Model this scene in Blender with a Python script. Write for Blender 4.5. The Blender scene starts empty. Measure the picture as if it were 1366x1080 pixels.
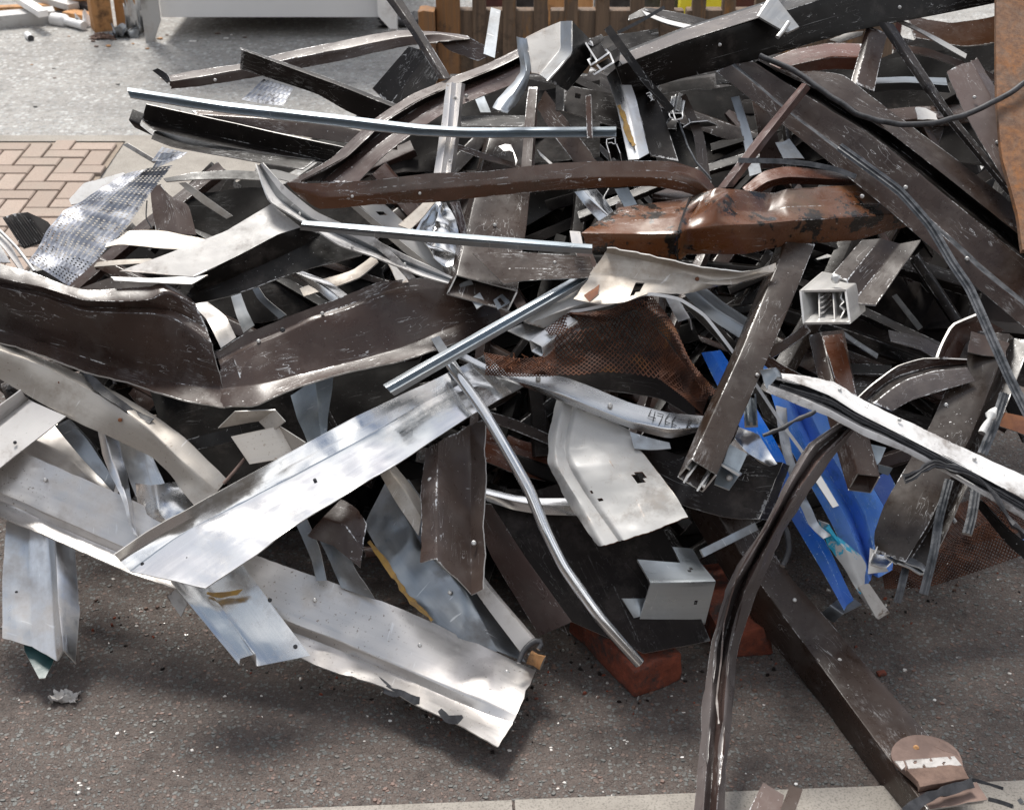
import bpy, math, random, zlib
from mathutils import Vector, Matrix, noise
# ---------------------------------------------------------------- camera, sky, sun, exposure
sc = bpy.context.scene
col = sc.collection
CAMZ, PITCH, F = 1.75, math.radians(30), 1877.0
cd = bpy.data.cameras.new("camera"); cam = bpy.data.objects.new("camera", cd); col.objects.link(cam)
cam.location = (0, 0, CAMZ); cam.rotation_euler = (math.radians(90) - PITCH, 0, 0)
cd.sensor_width = 36; cd.lens = 36 * F / 1366; cd.clip_end = 500; cd.clip_start = 0.02
cd.dof.use_dof = True; cd.dof.focus_distance = 2.75; cd.dof.aperture_fstop = 9.0
sc.camera = cam
SUN_EL, SUN_AZ = math.radians(55), math.radians(20)          # azimuth from +Y (away from camera) towards -X
w = bpy.data.worlds.new("World"); sc.world = w; w.use_nodes = True
nt = w.node_tree; nt.nodes.clear()
def wn(t, **k):
    n = nt.nodes.new(t)
    for a, b in k.items(): setattr(n, a, b)
    return n
sky = wn('ShaderNodeTexSky', sky_type='NISHITA', sun_disc=False, sun_elevation=SUN_EL, sun_rotation=-SUN_AZ, dust_density=3.0)
tc = wn('ShaderNodeTexCoord'); nz = wn('ShaderNodeTexNoise'); nz.inputs['Scale'].default_value = 2.3; nz.inputs['Detail'].default_value = 5
nt.links.new(tc.outputs['Generated'], nz.inputs['Vector'])
mr = wn('ShaderNodeMapRange'); mr.inputs[1].default_value = .36; mr.inputs[2].default_value = .6
nt.links.new(nz.outputs['Fac'], mr.inputs[0])
nz2 = wn('ShaderNodeTexNoise'); nz2.inputs['Scale'].default_value = 1.2; nz2.inputs['Detail'].default_value = 1.5
nt.links.new(tc.outputs['Generated'], nz2.inputs['Vector'])
cr = wn('ShaderNodeValToRGB')
cr.color_ramp.elements[0].position = .38; cr.color_ramp.elements[0].color = (.16, .19, .23, 1)
cr.color_ramp.elements[1].position = .60; cr.color_ramp.elements[1].color = (1, .985, .97, 1)
nt.links.new(nz2.outputs['Fac'], cr.inputs[0])
sc_ = wn('ShaderNodeVectorMath', operation='SCALE'); sc_.inputs['Scale'].default_value = 13.0
nt.links.new(cr.outputs[0], sc_.inputs[0])
mx = wn('ShaderNodeMix', data_type='RGBA')
nt.links.new(mr.outputs[0], mx.inputs[0]); nt.links.new(sky.outputs[0], mx.inputs[6]); nt.links.new(sc_.outputs[0], mx.inputs[7])
# unseen dark skyline added low in the sky to deepen shade, highest behind camera
sx = wn('ShaderNodeSeparateXYZ'); nt.links.new(tc.outputs['Generated'], sx.inputs[0])
def wm(op, a, b):
    n = wn('ShaderNodeMath', operation=op)
    for i, v in ((0, a), (1, b)):
        if isinstance(v, (int, float)): n.inputs[i].default_value = v
        else: nt.links.new(v, n.inputs[i])
    return n.outputs[0]
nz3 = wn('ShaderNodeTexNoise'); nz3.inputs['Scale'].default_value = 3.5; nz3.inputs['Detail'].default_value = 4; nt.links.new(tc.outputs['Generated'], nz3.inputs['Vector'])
added_skyline = wm('ADD', wm('MULTIPLY', sx.outputs[1], -.13), wm('ADD', wm('MULTIPLY', nz3.outputs['Fac'], .30), .14))
above = wn('ShaderNodeMapRange'); nt.links.new(wm('SUBTRACT', sx.outputs[2], added_skyline), above.inputs[0]); above.inputs[1].default_value = -.02; above.inputs[2].default_value = .03
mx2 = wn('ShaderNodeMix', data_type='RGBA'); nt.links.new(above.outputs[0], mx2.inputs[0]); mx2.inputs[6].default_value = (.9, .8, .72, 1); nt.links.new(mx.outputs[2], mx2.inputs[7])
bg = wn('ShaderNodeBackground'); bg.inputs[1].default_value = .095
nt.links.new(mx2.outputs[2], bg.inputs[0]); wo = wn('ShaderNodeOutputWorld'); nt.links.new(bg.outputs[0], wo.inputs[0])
sd = bpy.data.lights.new("sun", 'SUN'); sun = bpy.data.objects.new("sun", sd); col.objects.link(sun)
sd.energy = 2.8; sd.angle = math.radians(16); sd.color = (1, .96, .9)
sdir = Vector((-math.sin(SUN_AZ) * math.cos(SUN_EL), math.cos(SUN_AZ) * math.cos(SUN_EL), math.sin(SUN_EL)))
sun.rotation_euler = sdir.to_track_quat('Z', 'Y').to_euler()
sc.view_settings.view_transform = 'Standard'; sc.view_settings.look = 'None'; sc.view_settings.gamma = 1
sc.view_settings.exposure = 0.72
sc.cycles.max_bounces = 6; sc.cycles.glossy_bounces = 4; sc.cycles.diffuse_bounces = 3; sc.cycles.sample_clamp_indirect = 6

# ---------------------------------------------------------------- mapping of places
CP, SP = math.cos(PITCH), math.sin(PITCH)
CAM = Vector((0, 0, CAMZ))
Y0, SL = 2.05, .667                                           # foot and slope of the heap's face
def ray(px, py):
    x = (px - 683) / F; y = (540 - py) / F
    return Vector((x, CP + y * SP, -SP + y * CP)).normalized()
def base_t(d):
    tg = CAMZ / -d.z if d.z < -1e-4 else 99
    ts = (CAMZ + SL * Y0) / (SL * d.y - d.z)
    return ts if (ts * d.y) > Y0 else tg
def P(px, py, L=0.0):
    d = ray(px, py); return CAM + d * (base_t(d) - L)
def G(px, py, z=0.0):
    d = ray(px, py); return CAM + d * ((CAMZ - z) / -d.z)
def V(px, py, Y):
    d = ray(px, py); return CAM + d * (Y / d.y)
def proj(p):
    q = p - CAM; zc = q.y * CP - q.z * SP; yc = q.y * SP + q.z * CP
    return 683 + F * q.x / zc, 540 - F * yc / zc

# ---------------------------------------------------------------- materials
class Mat:
    def __init__(s, name):
        s.m = bpy.data.materials.new(name); s.m.use_nodes = True
        s.t = s.m.node_tree; s.t.nodes.clear()
        s.o = s.n('ShaderNodeOutputMaterial'); s.b = s.n('ShaderNodeBsdfPrincipled'); s.l(s.b.outputs[0], s.o.inputs[0])
        s.tc = s.n('ShaderNodeTexCoord'); oi = s.n('ShaderNodeObjectInfo')
        m = s.n('ShaderNodeMath', operation='MULTIPLY'); m.inputs[1].default_value = 37.0; s.l(oi.outputs['Random'], m.inputs[0])
        s.rnd = oi.outputs['Random']
        def off(o):
            a = s.n('ShaderNodeVectorMath', operation='ADD'); s.l(o, a.inputs[0]); s.l(m.outputs[0], a.inputs[1]); return a.outputs[0]
        s.obj = off(s.tc.outputs['Object']); s.uv = off(s.tc.outputs['UV'])
    def n(s, t, **k):
        n = s.t.nodes.new(t)
        for a, b in k.items(): setattr(n, a, b)
        return n
    def l(s, a, b): s.t.links.new(a, b)
    def set(s, i, v):
        if hasattr(v, 'links') or isinstance(v, bpy.types.NodeSocket): s.l(v, i)
        else: i.default_value = v
    def map(s, vec, sc):
        a = s.n('ShaderNodeVectorMath', operation='MULTIPLY'); s.l(vec, a.inputs[0]); a.inputs[1].default_value = sc; return a.outputs[0]
    def noise(s, vec, scale, detail=3, rough=.55, dist=0):
        a = s.n('ShaderNodeTexNoise'); s.l(vec, a.inputs['Vector']); a.inputs['Scale'].default_value = scale
        a.inputs['Detail'].default_value = detail; a.inputs['Roughness'].default_value = rough; a.inputs['Distortion'].default_value = dist
        return a.outputs['Fac']
    def vor(s, vec, scale, feat='F1', out='Color'):
        a = s.n('ShaderNodeTexVoronoi', feature=feat); s.l(vec, a.inputs['Vector']); a.inputs['Scale'].default_value = scale; return a.outputs[out]
    def rng(s, v, a, b, c=0.0, d=1.0):
        m = s.n('ShaderNodeMapRange'); s.l(v, m.inputs[0]); m.inputs[1].default_value = a; m.inputs[2].default_value = b
        m.inputs[3].default_value = c; m.inputs[4].default_value = d; return m.outputs[0]
    def math(s, op, a, b=0.0):
        m = s.n('ShaderNodeMath', operation=op); s.set(m.inputs[0], a); s.set(m.inputs[1], b); m.use_clamp = True; return m.outputs[0]
    def mix(s, f, a, b):
        m = s.n('ShaderNodeMix', data_type='RGBA')
        s.set(m.inputs[0], f); s.set(m.inputs[6], a if not isinstance(a, tuple) else (*a, 1)); s.set(m.inputs[7], b if not isinstance(b, tuple) else (*b, 1))
        return m.outputs[2]
    def mixf(s, f, a, b):
        m = s.n('ShaderNodeMix', data_type='FLOAT'); s.set(m.inputs[0], f); s.set(m.inputs[2], a); s.set(m.inputs[3], b); return m.outputs[0]
    def attr(s, nm):
        a = s.n('ShaderNodeAttribute'); a.attribute_name = nm; return a.outputs['Fac']
    def bump(s, h, st=.3, d=.002):
        b = s.n('ShaderNodeBump'); b.inputs['Strength'].default_value = st; b.inputs['Distance'].default_value = d; s.l(h, b.inputs['Height'])
        s.l(b.outputs[0], s.b.inputs['Normal']); return b
    def out(s, c, r, m=0.0, spec=.5):
        s.set(s.b.inputs['Base Color'], c if not isinstance(c, tuple) else (*c, 1)); s.set(s.b.inputs['Roughness'], r); s.set(s.b.inputs['Metallic'], m)
        s.b.inputs['Specular IOR Level'].default_value = spec; return s.m

def paint(name, c, c2, rough=.36, scr=1.0, bare=(.62, .62, .62), dust=(.24, .20, .18), dustamt=.35, wear=1.0, stain=None, spec=.4):
    s = Mat(name)
    big = s.noise(s.obj, 5, 4); fine = s.noise(s.obj, 60, 4)
    colr = s.mix(s.rng(big, .35, .65), c, c2)
    hv = s.n('ShaderNodeHueSaturation'); s.l(s.rng(s.rnd, 0, 1, .6, 1.6), hv.inputs['Value']); s.l(s.rng(s.rnd, 0, 1, .515, .485), hv.inputs['Hue']); s.l(s.rng(s.noise(s.obj, 3, 2), .3, .7, .7, 1.15), hv.inputs['Saturation']); s.l(colr, hv.inputs['Color']); colr = hv.outputs[0]
    dm = s.math('MULTIPLY', s.rng(s.noise(s.obj, 9, 6, .7), .48, .75), s.rng(fine, .3, .6)); dm = s.math('MULTIPLY', dm, dustamt * 1.6)
    colr = s.mix(dm, colr, dust)
    if stain:
        st = s.rng(s.noise(s.obj, 14, 6, .7), .52, .55); colr = s.mix(st, colr, stain)
    # scratches running along and across, chips at folds and edges
    zone = s.rng(s.noise(s.obj, 4, 2), .47, .62)
    s1 = s.rng(s.noise(s.map(s.uv, (6, 260, 1)), 1, 2), .74, .78)
    s2 = s.rng(s.noise(s.map(s.uv, (170, 14, 1)), 1, 2, .5, .4), .75, .79)
    a3 = s.n('ShaderNodeMath', operation='ABSOLUTE'); b3 = s.n('ShaderNodeMath', operation='SUBTRACT'); s.l(s.noise(s.map(s.uv, (9, 38, 1)), 1, 3, .5, 1.2), b3.inputs[0]); b3.inputs[1].default_value = .5; s.l(b3.outputs[0], a3.inputs[0])
    s3 = s.math('MULTIPLY', s.rng(a3.outputs[0], 0, .005, 1, 0), s.rng(s.noise(s.obj, 11, 3), .50, .60))
    scuff = s.math('MULTIPLY', s.rng(s.noise(s.obj, 6, 3), .60, .70), s.rng(s.noise(s.map(s.uv, (60, 200, 1)), 1, 5, .8), .50, .68, 0, .8))
    ss = s.math('MULTIPLY', s.math('MAXIMUM', s1, s2), zone); ss = s.math('MAXIMUM', ss, s.math('MAXIMUM', s3, scuff))
    sp = s.rng(s.noise(s.obj, 230, 2), .715, .75)
    sp = s.math('MULTIPLY', sp, s.rng(s.noise(s.obj, 7, 2), .42, .6))
    wr = s.math('MULTIPLY', s.attr('wear'), s.rng(s.noise(s.obj, 9, 3, .6), .44, .60)); wr = s.math('MULTIPLY', wr, s.rng(s.noise(s.obj, 160, 3, .7), .36, .6, .25, wear))
    k = s.math('MULTIPLY', s.math('MAXIMUM', s.math('MAXIMUM', ss, sp), s.rng(wr, .3, .5)), scr); gr = s.math('MULTIPLY', s.rng(s.noise(s.obj, 4.5, 7, .75), .54, .64), .45); colr = s.mix(gr, colr, tuple(x * .22 + .004 for x in dust)); k = s.math('MULTIPLY', k, s.math('SUBTRACT', 1.0, gr))
    colr = s.mix(k, colr, bare)
    r = s.mixf(dm, s.rng(s.noise(s.obj, 22, 5, .7), .3, .7, rough - .08, rough + .14), .8); r = s.mixf(k, r, .4)
    s.bump(s.math('ADD', s.math('MULTIPLY', s.noise(s.obj, 38, 5), .6), s.math('MULTIPLY', k, .15)), .22, .0025)
    return s.out(colr, r, s.math('MULTIPLY', k, .7), spec)

def alu(name, c=(.74, .75, .76), rough=.3, dirt=(.30, .24, .19), dirtamt=.5, metal=1.0, speck=0.0, blue=0.0):
    s = Mat(name)
    st = s.noise(s.map(s.uv, (3, 240, 1)), 1, 3); big = s.noise(s.obj, 5, 4)
    colr = s.mix(s.rng(st, .3, .7, 0, .2), c, tuple(x * .72 for x in c))
    if blue: colr = s.mix(s.rng(big, .4, .6, 0, blue), colr, (.48, .57, .66))
    d = s.math('MULTIPLY', s.rng(s.noise(s.obj, 8, 7, .7), .5, .72), dirtamt)
    d2 = s.math('MULTIPLY', s.attr('wear'), s.rng(s.noise(s.obj, 24, 5), .4, .6, 0, .55 * dirtamt)); d = s.math('MAXIMUM', d, d2)
    if speck:
        spk = s.math('MULTIPLY', s.rng(s.noise(s.obj, 190, 2), .66, .70), s.rng(big, .4, .55, 0, speck)); d = s.math('MAXIMUM', d, spk)
    scr = s.math('MULTIPLY', s.rng(s.noise(s.map(s.uv, (130, 16, 1)), 1, 2, .5, .5), .70, .74), .35)
    colr = s.mix(d, colr, dirt); colr = s.mix(scr, colr, (.9, .9, .9))
    r = s.mixf(d, s.rng(s.noise(s.map(s.uv, (4, 60, 1)), 1, 5, .7), .3, .7, rough - .06, rough + .08), .7)
    s.bump(s.noise(s.obj, 30, 4), .08, .003)
    return s.out(colr, r, s.mixf(d, metal, .1), .5)

M = {}
M['brown'] = paint('dark brown paint', (.026, .0145, .0105), (.046, .028, .021), .28, dustamt=.13)
M['brown2'] = paint('mid brown paint', (.060, .037, .030), (.088, .058, .049), .30, dustamt=.25)
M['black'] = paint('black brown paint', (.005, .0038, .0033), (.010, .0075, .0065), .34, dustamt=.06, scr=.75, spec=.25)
M['void'] = paint('hollow shade and black paint', (.006, .005, .0045), (.012, .009, .008), .6, dustamt=.04, scr=.15, spec=.12)  # near-black that paints in the hollows' shade; also on the black base plate
M['tan'] = paint('red brown paint', (.062, .023, .010), (.095, .038, .018), .22, stain=None, dust=(.15, .09, .05), dustamt=.18, spec=.5)
M['tanburn'] = paint('scorched brown paint', (.070, .027, .011), (.115, .048, .020), .24, stain=(.015, .011, .009), dust=(.22, .15, .08), dustamt=.25, spec=.5)
M['white'] = paint('white paint', (.64, .63, .61), (.72, .705, .69), .38, bare=(.22, .17, .14), dust=(.36, .31, .27), dustamt=.45, scr=.8)
M['greybrown'] = paint('weathered grey brown paint', (.050, .041, .038), (.085, .072, .067), .30, dustamt=.3)
M['white2'] = paint('grimy white paint', (.42, .41, .40), (.56, .55, .54), .42, bare=(.10, .08, .07), dust=(.20, .17, .15), dustamt=.9, scr=1.0, spec=.3)
M['grey'] = paint('pale grey primer', (.50, .48, .46), (.58, .55, .53), .42, bare=(.12, .10, .09), dust=(.32, .28, .25), dustamt=.6, scr=.8)
M['blue'] = paint('blue paint', (.004, .11, .55), (.01, .17, .72), .3, bare=(.55, .75, .85), dust=(.12, .3, .5), dustamt=.45, scr=.9)
M['cyan'] = paint('white film with cyan paint', (.60, .60, .60), (.68, .68, .68), .35, stain=(.03, .40, .62), dustamt=.15, scr=.3)
M['beige'] = alu('dirty beige sheet', (.50, .46, .41), .42, (.22, .16, .11), .75, .55, .6)
M['alu'] = alu('bare aluminium', (.70, .69, .68), dirtamt=.6, blue=.25)
M['alubright'] = alu('bright aluminium', (.76, .755, .75), .15, dirtamt=.45, blue=.22)
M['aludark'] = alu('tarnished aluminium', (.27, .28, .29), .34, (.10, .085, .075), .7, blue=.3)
M['mill'] = alu('speckled mill finish', (.62, .595, .575), .33, (.25, .21, .18), .6, .85, .9)
M['galv'] = alu('galvanised steel', (.33, .37, .40), .40, (.17, .17, .17), .5, .9, blue=.3)
M['zinc'] = alu('galvanised steel bright', (.50, .54, .57), .30, (.22, .22, .22), .4, .95, blue=.3)
M['aluclean'] = alu('cleaner aluminium', (.72, .71, .70), .26, dirtamt=.08, blue=.12)
M['edge'] = alu('cut metal edge', (.62, .61, .59), .42, (.2, .17, .15), .6, .8)
def simple(name, c, c2, rough, scale=20, bumpst=.3, metal=0.0, thr=(.4, .6)):
    s = Mat(name); f = s.noise(s.obj, scale, 6, .65)
    cc = s.mix(s.rng(f, *thr), c, c2); s.bump(s.noise(s.obj, scale * 4, 5), bumpst, .002)
    return s.out(cc, s.rng(f, .3, .7, rough - .08, rough + .1), metal)
M['rubber'] = simple('black rubber', (.018, .018, .02), (.05, .05, .055), .5, 40)
M['seal'] = simple('grey rubber seal', (.05, .055, .062), (.13, .135, .145), .38, 50)
M['rust'] = simple('rust', (.13, .045, .02), (.22, .085, .035), .8, 25)
M['rustpink'] = simple('brown rusted plate', (.125, .08, .065), (.20, .135, .11), .75, 18)
M['plastic'] = simple('white plastic', (.75, .75, .75), (.82, .82, .82), .4, 10, .1)
M['ink'] = simple('black marker ink', (.01, .01, .01), (.015, .015, .015), .5)
M['teal'] = simple('dark teal sheet', (.01, .04, .045), (.015, .06, .06), .4)
M['steelwhite'] = simple('white coated steel', (.88, .88, .88), (.9, .9, .9), .4, 6, .03)
M['residue'] = simple('dried yellow sealant', (.42, .25, .06), (.30, .19, .08), .8, 60, .6)
M['foam'] = simple('brown crumbling board', (.10, .06, .045), (.17, .11, .085), .85, 30, .6)
M['yellow'] = simple('yellow sheet', (.75, .62, .02), (.8, .7, .05), .5)
M['redpaint'] = simple('dark red sheet', (.05, .012, .010), (.08, .02, .015), .6)
M['crumb'] = simple('white mastic', (.6, .6, .58), (.75, .74, .72), .8, 60)
def m_brick():
    s = Mat('red brick'); f = s.noise(s.obj, 30, 8, .75)
    c = s.mix(s.rng(f, .35, .65), (.11, .028, .015), (.27, .065, .032)); c = s.mix(s.rng(s.noise(s.obj, 12, 6, .8), .50, .62), c, (.045, .033, .03)); c = s.mix(s.rng(s.noise(s.obj, 22, 6, .8), .62, .7), c, (.22, .18, .15))
    s.bump(s.noise(s.obj, 120, 6, .7), .7, .004); return s.out(c, .88)
M['brick'] = m_brick()
def m_wood(name, a, b, sc=(60, 60, 3)):
    s = Mat(name); g = s.noise(s.map(s.obj, sc), 1, 5, .6, .6)
    c = s.mix(s.rng(g, .3, .7), a, b); c = s.mix(s.rng(s.noise(s.obj, 9, 6, .75), .52, .66, 0, .8), c, (.04, .028, .02)); c = s.mix(s.rng(s.noise(s.map(s.obj, (14, 14, 3)), 1, 5, .7), .58, .7, 0, .7), c, (.34, .15, .03))
    s.bump(g, .5, .004); return s.out(c, .8)
M['wood'] = m_wood('weathered timber', (.085, .058, .040), (.19, .125, .08))
M['neww'] = m_wood('orange timber', (.42, .20, .075), (.55, .30, .13))
M['orangewood'] = m_wood('rust stained timber', (.27, .12, .035), (.16, .095, .055))
def m_plate():
    s = Mat('rusty steel plate'); f = s.noise(s.obj, 11, 9, .75, .8); g = s.noise(s.obj, 60, 7, .8)
    c = s.mix(s.rng(f, .38, .6), (.27, .105, .026), (.17, .11, .075)); c = s.mix(s.rng(g, .42, .62, 0, .8), c, (.085, .04, .022))
    s.bump(g, .5, .003); return s.out(c, .72, .1)
M['plate'] = m_plate()
def m_mesh():
    s = Mat('rusted mesh'); f = s.noise(s.obj, 26, 7, .7)
    c = s.mix(s.rng(f, .4, .6), (.045, .018, .011), (.12, .042, .018)); c = s.mix(s.rng(s.noise(s.obj, 12, 4), .6, .75), c, (.24, .10, .03))
    return s.out(c, .75, .15)
M['mesh'] = m_mesh()
def m_perf():
    s = Mat('perforated foil strip')
    u = s.n('ShaderNodeSeparateXYZ'); s.l(s.tc.outputs['UV'], u.inputs[0]); U, Vv = u.outputs[0], u.outputs[1]
    def fr(v, k, o=0.0):
        m = s.n('ShaderNodeMath', operation='MULTIPLY_ADD'); s.l(v, m.inputs[0]); m.inputs[1].default_value = k; m.inputs[2].default_value = o
        q = s.n('ShaderNodeMath', operation='FRACT'); s.l(m.outputs[0], q.inputs[0]); return q.outputs[0]
    row = s.math('MULTIPLY', s.math('GREATER_THAN', fr(Vv, 80), .50), s.math('LESS_THAN', fr(Vv, 80), .93))
    slot = s.math('MULTIPLY', s.math('GREATER_THAN', fr(U, 190), .48), row)
    gap = s.math('LESS_THAN', fr(U, 33, .3), .72)
    hole = s.math('MULTIPLY', slot, gap)
    patch = s.math('MULTIPLY', s.math('SUBTRACT', 1.0, row), s.math('GREATER_THAN', fr(U, 33, .1), .45))
    c = s.mix(s.rng(s.noise(s.obj, 14, 5, .7), .4, .65), (.50, .51, .54), (.22, .23, .26)); c = s.mix(s.math('MULTIPLY', patch, .6), c, (.15, .165, .21)); c = s.mix(s.rng(s.noise(s.obj, 70, 4, .8), .55, .65, 0, .8), c, (.07, .06, .06))
    s.bump(s.math('ADD', s.math('MULTIPLY', s.noise(s.obj, 40, 4), .5), s.math('MULTIPLY', row, .4)), .5, .003)
    s.out(c, .38, .75)
    tr = s.n('ShaderNodeBsdfTransparent'); mx = s.n('ShaderNodeMixShader'); s.l(hole, mx.inputs[0]); s.l(s.b.outputs[0], mx.inputs[1]); s.l(tr.outputs[0], mx.inputs[2])
    s.l(mx.outputs[0], s.o.inputs[0]); return s.m
M['perf'] = m_perf()
def m_asphalt(name, binder, b2, chips, amt, wet=.62, vs=125):
    s = Mat(name); o = s.tc.outputs['Object']
    wob = s.n('ShaderNodeVectorMath', operation='ADD'); s.l(o, wob.inputs[0])
    nn = s.n('ShaderNodeTexNoise'); s.l(o, nn.inputs['Vector']); nn.inputs['Scale'].default_value = 120; sc2 = s.n('ShaderNodeVectorMath', operation='SCALE'); s.l(nn.outputs['Color'], sc2.inputs[0]); sc2.inputs['Scale'].default_value = .012; s.l(sc2.outputs[0], wob.inputs[1])
    v = s.n('ShaderNodeTexVoronoi'); s.l(wob.outputs[0], v.inputs['Vector']); v.inputs['Scale'].default_value = vs
    sep = s.n('ShaderNodeSeparateColor'); s.l(v.outputs['Color'], sep.inputs[0])
    v2 = s.n('ShaderNodeTexVoronoi'); s.l(wob.outputs[0], v2.inputs['Vector']); v2.inputs['Scale'].default_value = vs * 1.9
    sep2 = s.n('ShaderNodeSeparateColor'); s.l(v2.outputs['Color'], sep2.inputs[0])
    big = s.noise(o, 2.2, 5, .6)
    base = s.mix(s.rng(big, .35, .65), binder, b2); base = s.mix(s.rng(s.noise(o, 300, 3), .35, .65, 0, .6), base, tuple(x * .45 for x in binder))
    inside = s.rng(v.outputs['Distance'], .40, .52, 1, 0); ch = s.math('MULTIPLY', s.rng(sep.outputs[0], 1 - amt, 1 - amt + .02), inside)
    cc = s.mix(s.rng(sep.outputs[1], 0, 1), *chips[:2]); cc = s.mix(s.rng(sep.outputs[2], .8, .82), cc, chips[2])
    ch2 = s.math('MULTIPLY', s.rng(sep2.outputs[0], .68, .7), s.rng(v2.outputs['Distance'], .35, .5, 1, 0)); c2 = s.mix(sep2.outputs[1], *chips[:2])
    c = s.mix(s.math('MULTIPLY', ch2, .7), base, c2); c = s.mix(ch, c, cc)
    c = s.mix(s.rng(s.noise(o, 420, 1), .77, .79), c, (.55, .52, .48))
    c = s.mix(s.rng(s.noise(o, 3.1, 7, .7), .60, .72, 0, .6), c, tuple(x * .35 for x in binder)); c = s.mix(s.rng(s.noise(s.map(o, (.9, 3.5, 1)), 1, 7, .75), .48, .66, 0, .5), c, tuple(x * .5 for x in binder)); c = s.mix(s.rng(s.noise(o, 17, 6, .75), .52, .66, 0, .7), c, tuple(x * .45 for x in binder))
    h = s.math('ADD', s.math('MULTIPLY', inside, .5), s.math('MULTIPLY', s.noise(o, 200, 5), .6))
    s.bump(h, .9, .004); return s.out(c, s.mixf(ch, .85, wet), 0, .45)
M['asphalt'] = m_asphalt('brown chipped asphalt', (.105, .083, .073), (.145, .115, .10), ((.10, .107, .103), (.175, .175, .165), (.16, .11, .09)), .36)
M['road'] = m_asphalt('grey road surface', (.35, .335, .315), (.44, .425, .40), ((.22, .225, .22), (.50, .50, .49), (.16, .15, .14)), .6, vs=52)
def m_conc(name, c, c2):
    s = Mat(name); o = s.tc.outputs['Object']
    cc = s.mix(s.rng(s.noise(o, 6, 7, .7), .35, .65), c, c2); cc = s.mix(s.rng(s.noise(o, 260, 3), .5, .68, 0, .6), cc, tuple(x * .45 for x in c))
    s.bump(s.noise(o, 180, 5, .7), .6, .003); return s.out(cc, .85)
M['conc'] = m_conc('pale concrete', (.26, .235, .205), (.36, .33, .29))
def m_paver():
    s = Mat('buff paving block'); o = s.tc.outputs['Object']; a = s.n('ShaderNodeAttribute'); a.attribute_name = 'tone'
    c = s.mix(a.outputs['Fac'], (.31, .245, .20), (.39, .31, .255)); c = s.mix(s.rng(s.noise(o, 220, 4), .45, .7, 0, .6), c, (.24, .17, .14)); c = s.mix(s.rng(s.noise(o, 5, 6, .7), .5, .7, 0, .5), c, (.27, .24, .2))
    s.bump(s.noise(o, 200, 5), .6, .003); return s.out(c, .85)
M['paver'] = m_paver()
M['joint'] = simple('sand and moss joint', (.24, .195, .15), (.31, .25, .20), .95, 50)

# ---------------------------------------------------------------- builders
def tag(o, lab, cat, grp=None, kind=None):
    if lab: o['label'] = lab
    if cat: o['category'] = cat
    if grp: o['group'] = grp
    if kind: o['kind'] = kind
    return o
def link(nm, verts, faces, mats, mi=None, wear=None, uvs=None, par=None, smooth=True, angle=48):
    c = sum(verts, Vector()) / len(verts); zmin = min(v.z for v in verts)
    org = Vector((c.x, c.y, zmin))
    pw = par.matrix_basis.translation if par else Vector()
    me = bpy.data.meshes.new(nm)
    me.from_pydata([v - org for v in verts], [], faces)
    for m in mats: me.materials.append(M[m])
    if mi: me.polygons.foreach_set('material_index', mi)
    if wear:
        a = me.attributes.new('wear', 'FLOAT', 'POINT'); a.data.foreach_set('value', wear)
    if uvs:
        ul = me.uv_layers.new(name='UVMap')
        for lp in me.loops: ul.data[lp.index].uv = uvs[lp.vertex_index]
    if smooth:
        me.polygons.foreach_set('use_smooth', [True] * len(me.polygons)); me.set_sharp_from_angle(angle=math.radians(angle))
    me.update()
    o = bpy.data.objects.new(nm, me); col.objects.link(o)
    if par: o.parent = par
    o.location = org - pw
    return o
def spline(pts, n):
    """centripetal-like Catmull-Rom through pts, resampled evenly to n+1 points"""
    if len(pts) == 2: return [pts[0].lerp(pts[1], k / n) for k in range(n + 1)]
    q = [pts[0] * 2 - pts[1]] + pts + [pts[-1] * 2 - pts[-2]]
    dense = []
    for i in range(1, len(q) - 2):
        p0, p1, p2, p3 = q[i - 1:i + 3]; l = (p2 - p1).length + 1e-9
        m1 = (p2 - p0) * (.5 * l / ((p2 - p1).length + (p1 - p0).length + 1e-9)); m2 = (p3 - p1) * (.5 * l / ((p3 - p2).length + (p2 - p1).length + 1e-9))
        for k in range(12):
            t = k / 12; t2 = t * t; t3 = t2 * t
            dense.append(p1 * (2 * t3 - 3 * t2 + 1) + m1 * (t3 - 2 * t2 + t) + p2 * (-2 * t3 + 3 * t2) + m2 * (t3 - t2))
    dense.append(pts[-1]); cum = [0]
    for a, b in zip(dense, dense[1:]): cum.append(cum[-1] + (b - a).length)
    out = []; j = 0
    for k in range(n + 1):
        s = cum[-1] * k / n
        while j < len(cum) - 2 and cum[j + 1] < s: j += 1
        d = cum[j + 1] - cum[j]; out.append(dense[j].lerp(dense[j + 1], (s - cum[j]) / d if d > 0 else 0))
    return out
def plen(p): return sum((b - a).length for a, b in zip(p, p[1:]))
class Buf:
    def __init__(s): s.v = []; s.f = []; s.mi = []; s.w = []; s.uv = []
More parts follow.
